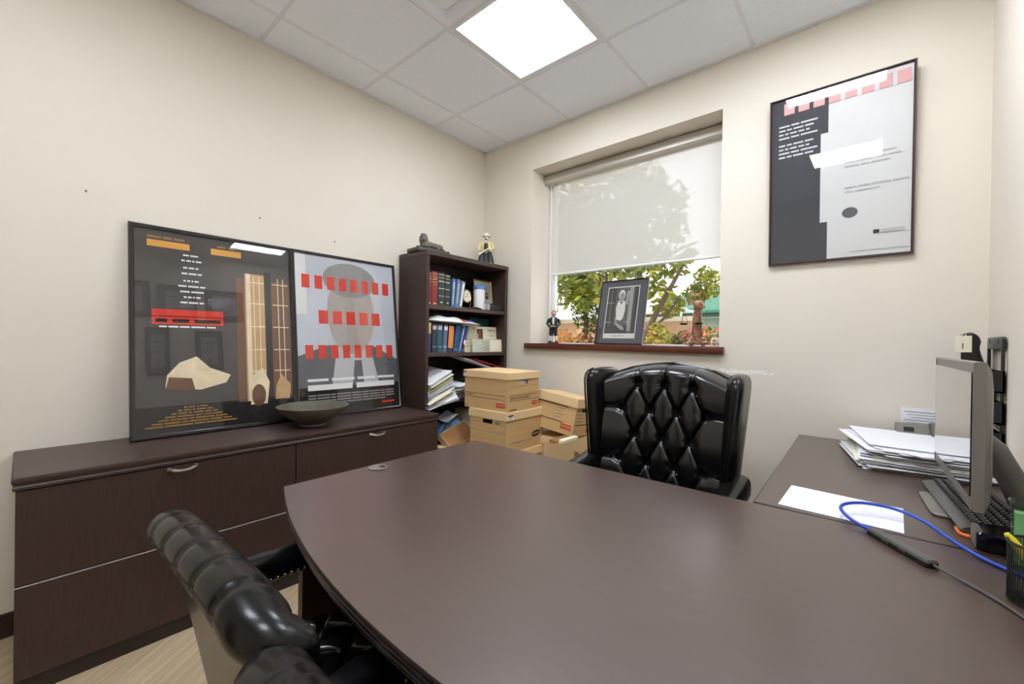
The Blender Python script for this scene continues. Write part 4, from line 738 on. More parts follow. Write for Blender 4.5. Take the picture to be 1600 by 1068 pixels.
def guest_chair(label, loc, rz):
    t = thing('guest_chair', label, 'chair', loc, (0, 0, rz), 'black leather guest chairs at the desk')
    # plan path of the back: left wing, rounded corner, back, corner, right wing (local: chair faces +y)
    HWD, YB, RC, WING = 0.285, -0.215, 0.045, 0.012
    path = []
    for k in range(9): path.append((-HWD, YB + RC + WING * (1 - k / 8)))
    for k in range(1, 11): a = PI + PI / 2 * k / 10; path.append((-HWD + RC + RC * math.cos(a), YB + RC + RC * math.sin(a)))
    nb = 44
    for k in range(1, nb): path.append((-HWD + RC + (2 * HWD - 2 * RC) * k / nb, YB))
    for k in range(0, 11): a = -PI / 2 + PI / 2 * k / 10; path.append((HWD - RC + RC * math.cos(a), YB + RC + RC * math.sin(a)))
    for k in range(1, 9): path.append((HWD, YB + RC + WING * k / 8))
    n = len(path); S_ = [0]
    for i in range(1, n): S_.append(S_[-1] + math.dist(path[i], path[i - 1]))
    L_ = S_[-1]; seams = [L_ / 2 + k * 0.098 for k in (-3, -2, -1, 0, 1, 2, 3)]
    def section(i):
        s_ = S_[i]; e = min(s_, L_ - s_); fall = 1 - max(0, 1 - e / 0.16)
        dz = 0.012 - 0.03 * (1 - fall) ** 2.0 - 0.012 * ((s_ - L_ / 2) / (L_ / 2)) ** 2; cap = math.sqrt(max(0.02, 1 - max(0, 1 - e / 0.055) ** 2))
        dent = 1 - 0.075 * max(math.exp(-((s_ - q) / 0.0045) ** 2) for q in seams) - 0.02 * abs(math.sin(PI * (s_ - seams[0]) / 0.098)) * 0
        puff = 1 + 0.035 * abs(math.sin(PI * (s_ - seams[0]) / 0.098)) ** 0.7
        pts = [(-0.005, 0.30), (0.004, 0.40), (0.008, 0.55), (0.012, 0.66), (0.018, 0.715)]
        pts = [(p_ * cap, z + dz * max(0, (z - 0.4) / 0.4)) for p_, z in pts]
        r = 0.043 * cap * dent * puff
        for k in range(21):
            a = math.radians(-62 + 300 * k / 20); pts.append((0.004 + r * 1.08 * math.cos(a), 0.796 + dz + r * math.sin(a)))
        for k in range(1, 15):
            z = 0.745 - 0.30 * k / 14
            a_ = s_ - L_ / 2; h_ = tuft(a_, z - 0.62, 0.049, 0.06); pts.append(((-0.052 - 0.022 * h_) * cap, z + dz * (z - 0.4) / 0.4))
        x, y = path[i]; i0, i1 = max(0, i - 1), min(n - 1, i + 1); tx, ty = path[i1][0] - path[i0][0], path[i1][1] - path[i0][1]; q = math.hypot(tx, ty)
        nx, ny = ty / q, -tx / q
        out = []
        for p_, z in pts: out.append((x + nx * p_, y + ny * p_ - (z - 0.45) * 0.17, z))
        return out
    b = MB(); b.loft([section(i) for i in range(n)], leather_b); bk_ = b.build('backrest', t, angle=60)
    # seat: tufted cushion
    def seat_f(u, v):
        x = (u - 0.5) * 0.45; y = -0.20 + 0.50 * v; eu = abs(2 * u - 1); ev = abs(2 * v - 1)
        k = (1 - eu ** 7) ** 0.5 * (1 - ev ** 7) ** 0.5
        return Vector((x, y, 0.385 + k * (0.085 + 0.026 * tuft(x, y, 0.065, 0.065) - 0.012 * math.exp(-(pit(x, y, 0.065, 0.065) / 0.012) ** 2))))
    b = MB(); b.grid(seat_f, 96, 96, leather); st = b.build('seat_cushion', t, angle=70)
    b = MB(); b.box((0, 0.05, 0.355), (0.47, 0.48, 0.07), leather_b, 0.015); b.build('seat_frame', t)
    for s_ in (-1, 1):
        b = MB(); ring = lambda y, z, k: [(s_ * 0.262 + 0.034 * k * math.copysign(abs(math.cos(a)) ** 0.7, math.cos(a)), y, z + 0.036 * k * math.copysign(abs(math.sin(a)) ** 0.7, math.sin(a))) for a in [2 * PI * q / 20 for q in range(20)]]
        b.loft([ring(-0.19, 0.628, 0.8), ring(-0.12, 0.626, 1), ring(0.02, 0.620, 1), ring(0.14, 0.616, 1), ring(0.185, 0.613, 0.97), ring(0.20, 0.611, 0.7), ring(0.205, 0.610, 0.3)], leather_b); arm = b.build('armrest', t)
        b = MB()
        for k in range(17): b.ball((s_ * 0.262 - s_ * 0.0335, -0.10 + 0.0172 * k, 0.603 - 0.0004 * k), 0.0046, brass, 8)
        for k in range(17): b.ball((s_ * 0.262 + s_ * 0.0335, -0.10 + 0.0172 * k, 0.603 - 0.0004 * k), 0.0046, brass, 8)
        b.build('nail_trim', arm)
        b = MB(); b.tube([(s_ * 0.260, 0.165, 0.588), (s_ * 0.260, 0.150, 0.53), (s_ * 0.256, 0.165, 0.44), (s_ * 0.262, 0.20, 0.36)], [0.018, 0.017, 0.019, 0.022], black_fr, 12); b.build('arm_post', t)
    for sx_, sy_ in ((-1, 1), (1, 1), (-1, -1), (1, -1)):
        b = MB(); b.tube([(sx_ * 0.215, 0.05 + sy_ * 0.20, 0.33), (sx_ * 0.222, 0.05 + sy_ * 0.21, 0.16), (sx_ * 0.228, 0.05 + sy_ * 0.225, 0.0)], [0.026, 0.021, 0.016], black_fr, 12); b.build('leg', t)
    return t
g1 = guest_chair('black leather guest chair with rolled back seen whole, beside the credenza', (1.704, -2.152, 0), 1)
dup(g1, (2.345, -2.180, 0), (0, 0, -1), 'second black leather guest chair, only its rounded back corner showing at the bottom')

def executive_chair(label, loc, rz):
    """high wing chair, local: faces -y"""
    t = thing('executive_chair', label, 'chair', loc, (0, 0, rz))
    SX, SY, Z0 = 0.0625, 0.1165, 1.033
    def topz(x): return 1.142 - 0.055 * (abs(x) / 0.27) ** 2
    def back_f(u, v):
        x = (u - 0.5) * 0.545; z = 0.46 + (topz(x) - 0.46) * v; c = z - Z0
        XM = 3 * SX - 0.0005
        if c > 0: # above the first button row: upright pleats
            sp_ = abs(math.sin(PI * x / (2 * SX))) if abs(x) < XM else 1.0
            pl = 0.5 * (1 - math.exp(-sp_ / 0.10)) + 0.5 * sp_ ** 0.5; mixk = min(1, c / 0.05)
            h_ = tuft(x, c * 0.6, SX, SY, XM) * (1 - mixk) + (0.35 + 0.65 * pl) * mixk
        else: h_ = tuft(x, c, SX, SY, XM)
        if c > 0.0: d2 = min(math.hypot(x - 2 * SX * i, c) for i in (-1, 0, 1))
        else: d2 = pit(x, c, SX, SY, XM)
        dep = 0.030 * h_ - 0.020 * math.exp(-(d2 / 0.019) ** 2) + 0.018
        # fine gathers running into the buttons
        if d2 < 0.05: dep += 0.0016 * math.sin(14 * math.atan2(c, x + 1e-6)) * math.exp(-((d2 - 0.025) / 0.014) ** 2)
        et = max(0, (v - 0.90) / 0.10); yy = -dep - 0.012 - 0.045 * (abs(x) / 0.27) ** 2 * 1.0
        yy = yy * (1 - et ** 2.4) + (0.05) * et ** 2.4; z2 = z - 0.008 * et * et
        return Vector((x, yy + (z - 0.6) * 0.13, z2))
    b = MB(); b.grid(back_f, 150, 190, leather); cu = b.build('back_cushion', t, angle=75)
    # buttons
    k_ = 0
    for j in range(0, 5):
        off = 0.0 if j % 2 == 0 else SX
        for i in range(-2, 2):
            x = off + 2 * SX * i + (2 * SX if j % 2 == 0 and False else 0); z = Z0 - SY * j
            if abs(x) > 0.21 or z < 0.5: continue
            u = x / 0.545 + 0.5; v = (z - 0.46) / (topz(x) - 0.46); p_ = back_f(u, v)
            b = MB(); b.ball((p_.x, p_.y - 0.0015, p_.z), (0.0085, 0.0055, 0.0085), leather, 12); b.build('button', cu)
    x = 2 * SX * 2 - 2 * SX
    # outer shell behind the cushion
    b = MB(); b.loft([[(x_, y_ + (z - 0.6) * 0.13, z + dz_) for x_, y_, dz_ in [( -0.275 * k, -0.02, -0.06 * e), (-0.16 * k, 0.055, -0.02 * e), (0, 0.07, 0), (0.16 * k, 0.055, -0.02 * e), (0.275 * k, -0.02, -0.06 * e), (0.2 * k, 0.015, -0.03 * e), (0, 0.02, 0), (-0.2 * k, 0.015, -0.03 * e)]] for z, k, e in ((0.40, 0.92, 0), (0.7, 0.98, 0), (1.0, 1, 0.6), (1.10, 1, 1), (1.136, 0.97, 1))], leather_b); b.build('back_shell', t)
    for s_ in (-1, 1):
        def wing_ring(z, k):
            # plan section of the wing: a long rounded lobe running forward and slightly outward
            q = max(0.0, min(1.0, (z - 0.66) / 0.42)); fwd = 0.085 + 0.045 * q; yc = -0.045 + 0.02 * (1 - q) * 0 ; th = 0.030 + 0.010 * q
            out = []
            for a in [2 * PI * m_ / 26 for m_ in range(26)]:
                lx = th * math.copysign(abs(math.cos(a)) ** 0.75, math.cos(a)) * k; ly = fwd * math.copysign(abs(math.sin(a)) ** 0.75, math.sin(a)) * k
                fl = max(0, -ly / fwd); out.append((s_ * (0.287 + 0.016 * q + 0.024 * fl * fl * q) + lx, yc + ly + (z - 0.6) * 0.13, z))
            return out
        b = MB(); b.loft([wing_ring(z, k) for z, k in ((0.56, 0.9), (0.62, 0.96), (0.70, 1), (0.78, 1), (0.86, 1), (0.94, 1), (1.00, 1), (1.04, 0.99), (1.068, 0.94), (1.085, 0.82), (1.096, 0.6), (1.100, 0.3))], leather_b, smooth=True); wg = b.build('wing', t, angle=60)
        b = MB(); b.tube([Vector(wing_ring(z, k)[19]) + Vector((s_ * 0.012, -0.001, 0)) for z, k in ((0.62, 0.97), (0.70, 1), (0.80, 1), (0.90, 1), (1.00, 1), (1.04, 0.99), (1.068, 0.94), (1.085, 0.82), (1.096, 0.6))], 0.0045, leather, 8); b.build('piping', wg)
        b = MB(); ring = lambda y, z, k, w_=1: [(s_ * 0.315 + 0.048 * w_ * math.copysign(abs(math.cos(a)) ** 0.7, math.cos(a)), y, z - 0.05 + 0.052 * k * math.copysign(abs(math.sin(a)) ** 0.7, math.sin(a))) for a in [2 * PI * q / 22 for q in range(22)]]
        b.loft([ring(0.02, 0.70, 0.8, 0.8), ring(-0.03, 0.705, 1), ring(-0.12, 0.69, 1), ring(-0.24, 0.675, 1), ring(-0.36, 0.668, 1), ring(-0.40, 0.664, 0.92, 0.95), ring(-0.42, 0.658, 0.6, 0.7), ring(-0.425, 0.655, 0.2, 0.3)], leather_b); b.build('armrest', t)
        b = MB(); b.box((s_ * 0.315, -0.19, 0.50), (0.05, 0.38, 0.20), leather_b, 0.018); b.build('arm_panel', t)
    b = MB(); b.box((0, -0.22, 0.46), (0.53, 0.50, 0.13), leather, 0.045, 4); b.build('seat_cushion', t)
    b = MB(); b.box((0, -0.20, 0.375), (0.56, 0.52, 0.06), leather_b, 0.015); b.build('seat_frame', t)
    b = MB(); b.cyl((0, -0.18, 0.10), (0, -0.18, 0.36), 0.028, black_pl); b.cyl((0, -0.18, 0.06), (0, -0.18, 0.12), 0.045, black_fr); b.build('column', t)
    for k in range(5):
        a = 2 * PI * k / 5 + 0.3; dx_, dy_ = math.cos(a), math.sin(a); b = MB(); b.tube([(0, -0.18, 0.105), (dx_ * 0.17, -0.18 + dy_ * 0.17, 0.095), (dx_ * 0.30, -0.18 + dy_ * 0.30, 0.07)], [0.026, 0.02, 0.014], black_fr, 10); lg = b.build('base_leg', t)
        b = MB()
        for o_ in (-0.012, 0.012): b.cyl((dx_ * 0.30 - dy_ * (o_ - 0.007), -0.18 + dy_ * 0.30 + dx_ * (o_ - 0.007), 0.027), (dx_ * 0.30 - dy_ * (o_ + 0.007), -0.18 + dy_ * 0.30 + dx_ * (o_ + 0.007), 0.027), 0.027, black_pl)
        b.build('caster', lg)
    return t
executive_chair('black tufted leather wing chair behind the desk, below the window', (1.922, -0.765, 0), 0)

# ------------------------------------------------------------------ things on the return and the desk
RZ_ = DZ - 0.0003
b = MB(); b.slab([(2.434, -1.212), (2.704, -1.221), (2.711, -1.005), (2.440, -0.988)], [(0, DZ + 0.0002), (0, DZ + 0.0012)], paper); o = b.build('paper_sheet', loc=(2.57, -1.1, DZ)); tag(o, 'blank white sheet lying on the return under the blue cable', 'paper')
# paper heap
GH = 'papers heaped on the return'
sheet_stack('paper_bundle', 'bottom layer of the white paper heap on the return', (2.765, -0.325, RZ_ + 0.002), 0.36, 0.42, 7, (0, 0, 12), 21, GH, [paper, paper_g, paper_b], 0.003, 0.022)
sheet_stack('paper_bundle', 'middle layer of the white paper heap, with cream and tan edges at its left', (2.755, -0.30, RZ_ + 0.024), 0.34, 0.44, 8, (1, 1, 6), 22, GH, [paper, paper_b, paper, paper_g], 0.004, 0.025)
sheet_stack('paper_bundle', 'upper layer of the white paper heap on the return', (2.765, -0.285, RZ_ + 0.054), 0.35, 0.42, 5, (0.6, 1.4, 16), 23, GH, [paper, paper, paper_g], 0.0036, 0.025, curl=0.006)
sheet_stack('printed_sheet', 'printed sheets with grey lines sticking out of the paper heap towards the keyboard', (2.80, -0.42, RZ_ + 0.058), 0.24, 0.22, 3, (-4, 2, 30), 25, GH, [paper], 0.003, 0.01, 'paper', 0.004)
sheet_stack('paper_bundle', 'topmost long white sheets on the paper heap', (2.775, -0.265, RZ_ + 0.072), 0.36, 0.40, 3, (0.8, 1.6, 4), 24, GH, [paper], 0.0036, 0.02, curl=0.008)
# notice on the back wall and desk phone
t = MB(); t.span((2.742, -0.0030, 0.775), (2.885, -0.0012, 0.945), paper)
for k in range(11): t.span((2.752 + 0.012 * (k % 3) * (k > 0), -0.0034, 0.926 - 0.0125 * k), (2.876 - 0.010 * ((k * 2) % 3), -0.0030, 0.9285 - 0.0125 * k), ink if k == 0 else ink_g)
o = t.build('notice_sheet', loc=(2.81, -0.002, 0.86)); tag(o, 'white typed notice taped to the back wall behind the desk phone', 'notice')
t = thing('desk_phone', 'grey desk phone standing behind the paper heap', 'phone', (2.800, -0.055, RZ_), (0, 0, 6))
b = MB(); b.loft([[(x, -0.045, 0), (x, 0.045, 0), (x, 0.045, 0.118), (x, 0.005, 0.122), (x, -0.045, 0.03)] for x in (-0.075, 0.065)], grey_lt, True, True, None, False); b.build('body', t)
b = MB(); b.box((-0.035, -0.012, 0.0935), (0.034, 0.003, 0.030), black_gl, M=T(0, 0, 0)); b.build('display', t)
b = MB(); b.tube([(0.045, -0.058, 0.045), (0.045, -0.035, 0.085), (0.045, -0.004, 0.128)], [0.014, 0.011, 0.016], grey_pl, 12); b.build('handset', t)
# monitor with its stand
MY0, MY1, MZ0, MZ1, MX = -1.285, -0.722, 0.862, 1.193, 2.803
t = thing('monitor', 'grey desktop monitor facing left, mirroring the paper heap in its screen', 'monitor', (2.90, -1.0, RZ_))
b = MB()
def mrec(x, g_): return [(x, MY0 + g_, MZ0 + g_), (x, MY1 - g_, MZ0 + g_), (x, MY1 - g_, MZ1 - g_), (x, MY0 + g_, MZ1 - g_)]
b.loft([mrec(MX, 0.004), mrec(MX - 0.0015, 0.006), mrec(MX - 0.0015, 0.002), mrec(MX + 0.002, 0.0), mrec(MX + 0.018, 0.0), mrec(MX + 0.030, 0.022), mrec(MX + 0.041, 0.07), mrec(MX + 0.047, 0.12)], grey_lt, True, True, None, False); b.build('housing', t, True)
scr = mat('glossy_screen', (10, 10, 11), 0.012, spec=1.0, var=0.0, coat=1.0, coat_rough=0.0)
b = MB(); b.span((MX - 0.0028, MY0 + 0.014, MZ0 + 0.030), (MX - 0.001, MY1 - 0.014, MZ1 - 0.024), scr); b.build('screen', t, True)
b = MB(); b.tube([(2.850, -1.0, 0.99), (2.885, -0.985, 0.955), (2.925, -0.965, 0.87), (2.955, -0.95, 0.775)], [0.026, 0.028, 0.028, 0.026], grey_lt, 16); b.build('stand_arm', t, True)
b = MB(); b.box((2.90, -0.90, RZ_ + 0.006), (0.17, 0.05, 0.010), grey_lt, 0.004, M=T(2.92, -0.95, 0) @ RZ(-28) @ T(-2.92, 0.95, 0)); b.box((2.93, -1.0, RZ_ + 0.006), (0.13, 0.05, 0.010), grey_lt, 0.004, M=T(2.93, -0.95, 0) @ RZ(24) @ T(-2.93, 0.95, 0)); b.box((2.955, -0.95, RZ_ + 0.010), (0.07, 0.10, 0.020), grey_lt, 0.006); b.build('stand_foot', t, True)
t.rotation_euler.z = math.radians(1.3)
# keyboard
t = thing('keyboard', 'dark grey computer keyboard lying under the monitor', 'keyboard', (2.862, -0.905, RZ_ + 0.0095), (0, 2.0, 5))
b = MB(); pr_ = [(-0.072, 0.0), (0.068, 0.0), (0.068, 0.026), (-0.050, 0.016), (-0.068, 0.011), (-0.074, 0.005)]
b.loft([[(x * k2, y, z) for x, z in pr_] for y, k2 in ((-0.226, 0.96), (-0.222, 1), (0.222, 1), (0.226, 0.96))], grey_pl, True, True, None, False); b.build('case', t)
b = MB(); key_d = mat('black_keycap', (30, 30, 32), 0.45, var=0.03); kl = mat('key_legend', (200, 200, 200), 0.6, var=0.01); rnd = random.Random(2)
for r_ in range(6):
    xk = -0.040 + r_ * 0.0185; zk = 0.0175 + (xk + 0.05) * 0.085
    y = -0.212
    while y < 0.208:
        wk = 0.018 if (r_ not in (0,) or not (-0.10 < y < -0.01)) else 0.018
        if r_ == 0 and -0.06 < y < 0.04: wk = 0.098
        b.box((xk, y + wk / 2 - 0.001, zk + 0.004), (0.0158, wk - 0.003, 0.009), key_d, 0.002, 1); b.box((xk + 0.002, y + wk / 2 - 0.003, zk + 0.0087), (0.004, 0.004, 0.0004), kl); y += wk + 0.0012
b.build('keys', t)
def rr(cx, cy, hx, hy, r, n_=6):
    out = []
    for qx, qy, a0 in ((1, 1, 0), (-1, 1, 90), (-1, -1, 180), (1, -1, 270)):
        for k in range(n_ + 1): a = math.radians(a0 + 90 * k / n_); out.append((cx + qx * (hx - r) + r * math.cos(a), cy + qy * (hy - r) + r * math.sin(a)))
    return out
b = MB(); b.slab(rr(0, 0, 0.075, 0.115, 0.022), [(0.002, 0), (0, 0.002), (0, 0.006), (0.002, 0.008)], grey_lt); o = b.build('tablet_case'); o.location = (2.836, -0.895, RZ_ + 0.0005); o.rotation_euler.z = math.radians(4); tag(o, 'flat grey case with rounded corners sticking out under the keyboard', 'case')
b = MB(); b.slab(rr(0, 0, 0.03, 0.042, 0.028, 8), [(0.002, 0), (0, 0.002), (0, 0.006), (0.002, 0.008)], orange_pl); o = b.build('drink_coaster'); o.location = (2.834, -1.108, RZ_ + 0.0005); tag(o, 'small orange rounded coaster peeking out under the near end of the keyboard', 'coaster')
t = thing('speaker_bar', 'glossy black box with a grey end at the near end of the keyboard', 'speaker', (2.895, -1.185, RZ_))
b = MB(); b.slab(rr(0, 0, 0.070, 0.036, 0.016), [(0.003, 0), (0, 0.003), (0, 0.038), (0.004, 0.042)], black_gl); b.build('body', t)
b = MB(); b.box((-0.064, 0.004, 0.0225), (0.014, 0.062, 0.043), grey_lt, 0.004); b.build('end_cap', t)
# note holder and pen cup
t = thing('note_holder', 'clear green acrylic holder with a white note card behind the pen cup', 'note holder', (2.912, -1.262, RZ_), (0, 0, -6))
b = MB(); q_ = lambda h_, z: [(x, y, z) for x, y in rr(0, 0, 0.043 + h_, 0.028 + h_, 0.007, 4)]
b.loft([q_(0, 0.001), q_(0, 0.128)], green_ac, False); b.poly(q_(0, 0.001), green_ac); b.build('holder', t)
b = MB(); b.box((-0.006, 0.004, 0.060), (0.062, 0.030, 0.110), mat('pale_green_notes', (168, 214, 160), 0.7)); b.build('note_pad', t)
b = MB(); b.loft([q_(0.001, 0.124), q_(0.002, 0.126), q_(0.002, 0.136), q_(0.0, 0.138), q_(-0.002, 0.136), q_(-0.002, 0.124)], clear_ac, False); b.build('rim', t)
b = MB(); b.box((0.014, -0.0290, 0.078), (0.052, 0.0008, 0.080), paper); b.box((-0.005, -0.0297, 0.112), (0.003, 0.0006, 0.003), ink)
for k in range(5): b.box((0.014, -0.0297, 0.10 - 0.012 * k), (0.040, 0.0004, 0.0012), ink_g)
b.build('note_card', t)
t = thing('pen_cup', 'round black wire mesh pen cup at the right edge of the desk', 'pen cup', (2.880, -1.450, DZ))
b = MB(); R_ = 0.045; HC = 0.108
for k in range(72):
    a = 2 * PI * k / 72; b.tube([(R_ * math.cos(a), R_ * math.sin(a), 0.002), (R_ * math.cos(a), R_ * math.sin(a), HC)], 0.00065, mesh_m, 4)
for k in range(30):
    z = 0.004 + (HC - 0.006) * k / 29; ring = [(R_ * math.cos(2 * PI * q / 36), R_ * math.sin(2 * PI * q / 36), z) for q in range(37)]; b.tube(ring, 0.00065, mesh_m, 4)
b.build('mesh_wall', t)
b = MB(); b.lathe([(0.001, 0.0), (R_, 0.0), (R_ + 0.002, 0.003), (R_ - 0.002, 0.004), (0.001, 0.004)], mesh_m, 32); b.build('base', t)
b = MB(); b.tube([(R_ * math.cos(2 * PI * q / 36), R_ * math.sin(2 * PI * q / 36), HC) for q in range(37)], 0.0028, mesh_m, 8); b.build('rim', t)
t = thing('highlighter', 'yellow highlighter leaning over the left rim of the pen cup', 'pen', (2.895, -1.445, DZ + 0.006))
b = MB(); p0, p1 = Vector((0.012, 0.006, 0.0)), Vector((-0.064, 0.012, 0.116)); dd = (p1 - p0).normalized()
b.tube([p0, p0 + dd * 0.08, p0 + dd * 0.083], [0.006, 0.0068, 0.0072], yellow_pl, 14); b.build('barrel', t)
b = MB(); b.tube([p0 + dd * 0.084, p0 + dd * 0.118, p0 + dd * 0.13], [0.0076, 0.0072, 0.004], yellow_pl, 14); b.build('cap', t)
for nm, c_, m, lb in (('pen', (0.018, -0.012), pink_pl, 'pink capped pen standing low in the pen cup'), ('pen', (0.014, 0.020), black_pl, 'black pen standing in the pen cup')):
    b = MB(); b.tube([(c_[0] - 0.02, c_[1] * 0.5, 0.0), (c_[0], c_[1], 0.05), (c_[0] + 0.008, c_[1], 0.075)], [0.007, 0.009, 0.007], m, 10); o = b.build(nm); o.location = (2.884, -1.452, DZ + 0.006); tag(o, lb, 'pen', 'pens in the pen cup')
# usb hub with its cords
t = thing('usb_hub', 'long grey and black cable hub on the desk with a blue cable', 'hub', (2.692, -1.341, DZ), (0, 0, math.degrees(math.atan2(-1.405 + 1.278, 2.742 - 2.642))))
b = MB(); b.slab(rr(0, 0, 0.080, 0.0135, 0.006), [(0.002, 0.001), (0, 0.003), (0, 0.012), (0.003, 0.0165)], grey_pl); b.slab(rr(0, 0, 0.0802, 0.0138, 0.006), [(0.002, 0.0008), (0, 0.003), (0, 0.0105)], black_pl); b.build('body', t)
for x in (-0.025, 0.02):
    b = MB(); b.box((x, -0.0141, 0.007), (0.014, 0.0012, 0.0055), silver); b.box((x, -0.0147, 0.007), (0.012, 0.0008, 0.0036), black_gl); b.build('port', t)
def smooth_path(pts, n_=8):
    P = [Vector(p) for p in pts]; out = []
    for i in range(len(P) - 1):
        p0, p1, p2, p3 = P[max(0, i - 1)], P[i], P[i + 1], P[min(len(P) - 1, i + 2)]
        for k in range(n_):
            u = k / n_; out.append(0.5 * ((2 * p1) + (p2 - p0) * u + (2 * p0 - 5 * p1 + 4 * p2 - p3) * u * u + (3 * p1 - p0 - 3 * p2 + p3) * u ** 3))
    return out + [P[-1]]
b = MB(); b.tube(smooth_path([(2.637, -1.272, DZ + 0.009), (2.622, -1.262, DZ + 0.010), (2.592, -1.236, DZ + 0.018), (2.578, -1.200, DZ + 0.026), (2.592, -1.162, DZ + 0.030), (2.632, -1.132, DZ + 0.032), (2.690, -1.126, DZ + 0.030), (2.744, -1.165, DZ + 0.024), (2.790, -1.235, DZ + 0.012), (2.832, -1.290, DZ + 0.006), (2.885, -1.335, DZ + 0.005), (2.95, -1.36, DZ + 0.005)]), 0.0042, blue_pl, 10); cb = b.build('cable', loc=(2.7, -1.2, DZ)); tag(cb, 'thick blue cable looping from the hub across the white sheet', 'cable')
b = MB(); b.box((0, 0, 0), (0.024, 0.012, 0.009), blue_pl, 0.002, M=T(2.634, -1.268, DZ + 0.0085) @ RZ(-52)); b.build('plug', cb, True)
b = MB(); b.tube(smooth_path([(2.742, -1.405, DZ + 0.008), (2.765, -1.428, DZ + 0.006), (2.795, -1.455, DZ + 0.0035), (2.832, -1.510, DZ + 0.0035), (2.86, -1.58, DZ + 0.0035), (2.90, -1.70, DZ + 0.0035)]), 0.0028, grey_pl, 8); o = b.build('cable', loc=(2.8, -1.5, DZ)); tag(o, 'thin dark cable running from the hub to the right edge of the picture', 'cable')
# wall rack
t = thing('wall_file_rack', 'black wire file rack with three pockets on the right wall', 'file rack', (RW, -0.24, 0.78))
b = MB()
for y in (-0.345, -0.105): b.span((RW - 0.016, y - 0.005, 0.78), (RW - 0.006, y + 0.005, 1.262), black_pl, 0.003)
b.build('rails', t, True)
b = MB(); b.box((RW - 0.010, -0.225, 1.244), (0.012, 0.25, 0.048), grey_pl, 0.006); b.box((RW - 0.0165, -0.30, 1.25), (0.002, 0.012, 0.018), black_gl); b.box((RW - 0.0165, -0.15, 1.25), (0.002, 0.012, 0.018), black_gl); b.build('hanger_plate', t, True)
for z in (1.062, 0.948, 0.836):
    b = MB()
    for y0, y1 in ((-0.352, -0.098),):
        b.loft([[(RW - 0.006, y, z), (RW - 0.030, y, z), (RW - 0.088, y, z + 0.086), (RW - 0.082, y, z + 0.088), (RW - 0.028, y, z + 0.006), (RW - 0.012, y, z + 0.006), (RW - 0.012, y, z + 0.080), (RW - 0.006, y, z + 0.080)] for y in (y0, y1)], black_gl, True, True, None, False)
        for y in (y0, y1): b.poly([(RW - 0.006, y, z), (RW - 0.030, y, z), (RW - 0.088, y, z + 0.086), (RW - 0.006, y, z + 0.080)], black_pl)
    b.build('pocket', t, True)
sheet_stack('folder', 'tan folders bent in the middle pocket of the wall rack', (RW - 0.042, -0.225, 0.958), 0.12, 0.22, 4, (0, 62, 0), 31, None, [paper_b, card_l], 0.004, 0.003, 'folder', 0.02)
# curled black holder with a cream card above the monitor
t = thing('card_holder', 'curled glossy black holder with a cream card rising behind the monitor', 'card holder', (2.925, -0.15, RZ_), (0, 0, 0))
b = MB(); lp = smooth_path([(0.060, 0, 0.0), (0.056, 0, 0.18), (0.050, 0, 0.36), (0.030, 0, 0.455), (0.032, 0, 0.49), (0.022, 0, 0.515), (0.0, 0, 0.526), (-0.014, 0, 0.510), (-0.008, 0, 0.475), (0.012, 0, 0.40), (0.030, 0, 0.36)], 6)
b.loft([[(p_.x, -0.045, p_.z), (p_.x, 0.045, p_.z), (p_.x + 0.0055, 0.045, p_.z + 0.002), (p_.x + 0.0055, -0.045, p_.z + 0.002)] for p_ in lp], black_gl, True, True, None, True); b.loft([[(0.052, y_, 0.36), (0.034, y_, 0.455), (0.036, y_, 0.49), (0.024, y_, 0.517), (0.0, y_, 0.526), (-0.008, y_, 0.49), (0.006, y_, 0.43), (0.036, y_, 0.36)] for y_ in (-0.040, -0.036)], black_pl, True, True, None, False); b.box((0.055, 0, 0.004), (0.05, 0.10, 0.008), black_gl, 0.002); b.build('strap', t)
b = MB(); b.box((-0.010, -0.047, 0.482), (0.046, 0.002, 0.066), paper_b, M=RY(0)); b.box((-0.012, -0.0485, 0.474), (0.004, 0.001, 0.022), ink_g); b.box((0.004, -0.047, 0.428), (0.042, 0.002, 0.040), black_pl); b.build('card', t)
# nails left in the walls
for c_, lb in (((0.004, -2.483, 1.852), 'small nail in the left wall above the nearer poster, leftmost'), ((0.004, -1.794, 1.893), 'small nail in the left wall above the nearer poster, right one'), ((0.004, -1.359, 1.841), 'small nail in the left wall above the pale poster')):
    b = MB(); b.cyl((-0.006, 0, 0), (0.006, 0, 0.001), 0.0018, grey_pl, seg=8); b.cyl((0.006, 0, 0.001), (0.008, 0, 0.001), 0.0038, grey_pl, seg=10); o = b.build('nail'); o.location = c_; tag(o, lb, 'nail', 'nails in the left wall')

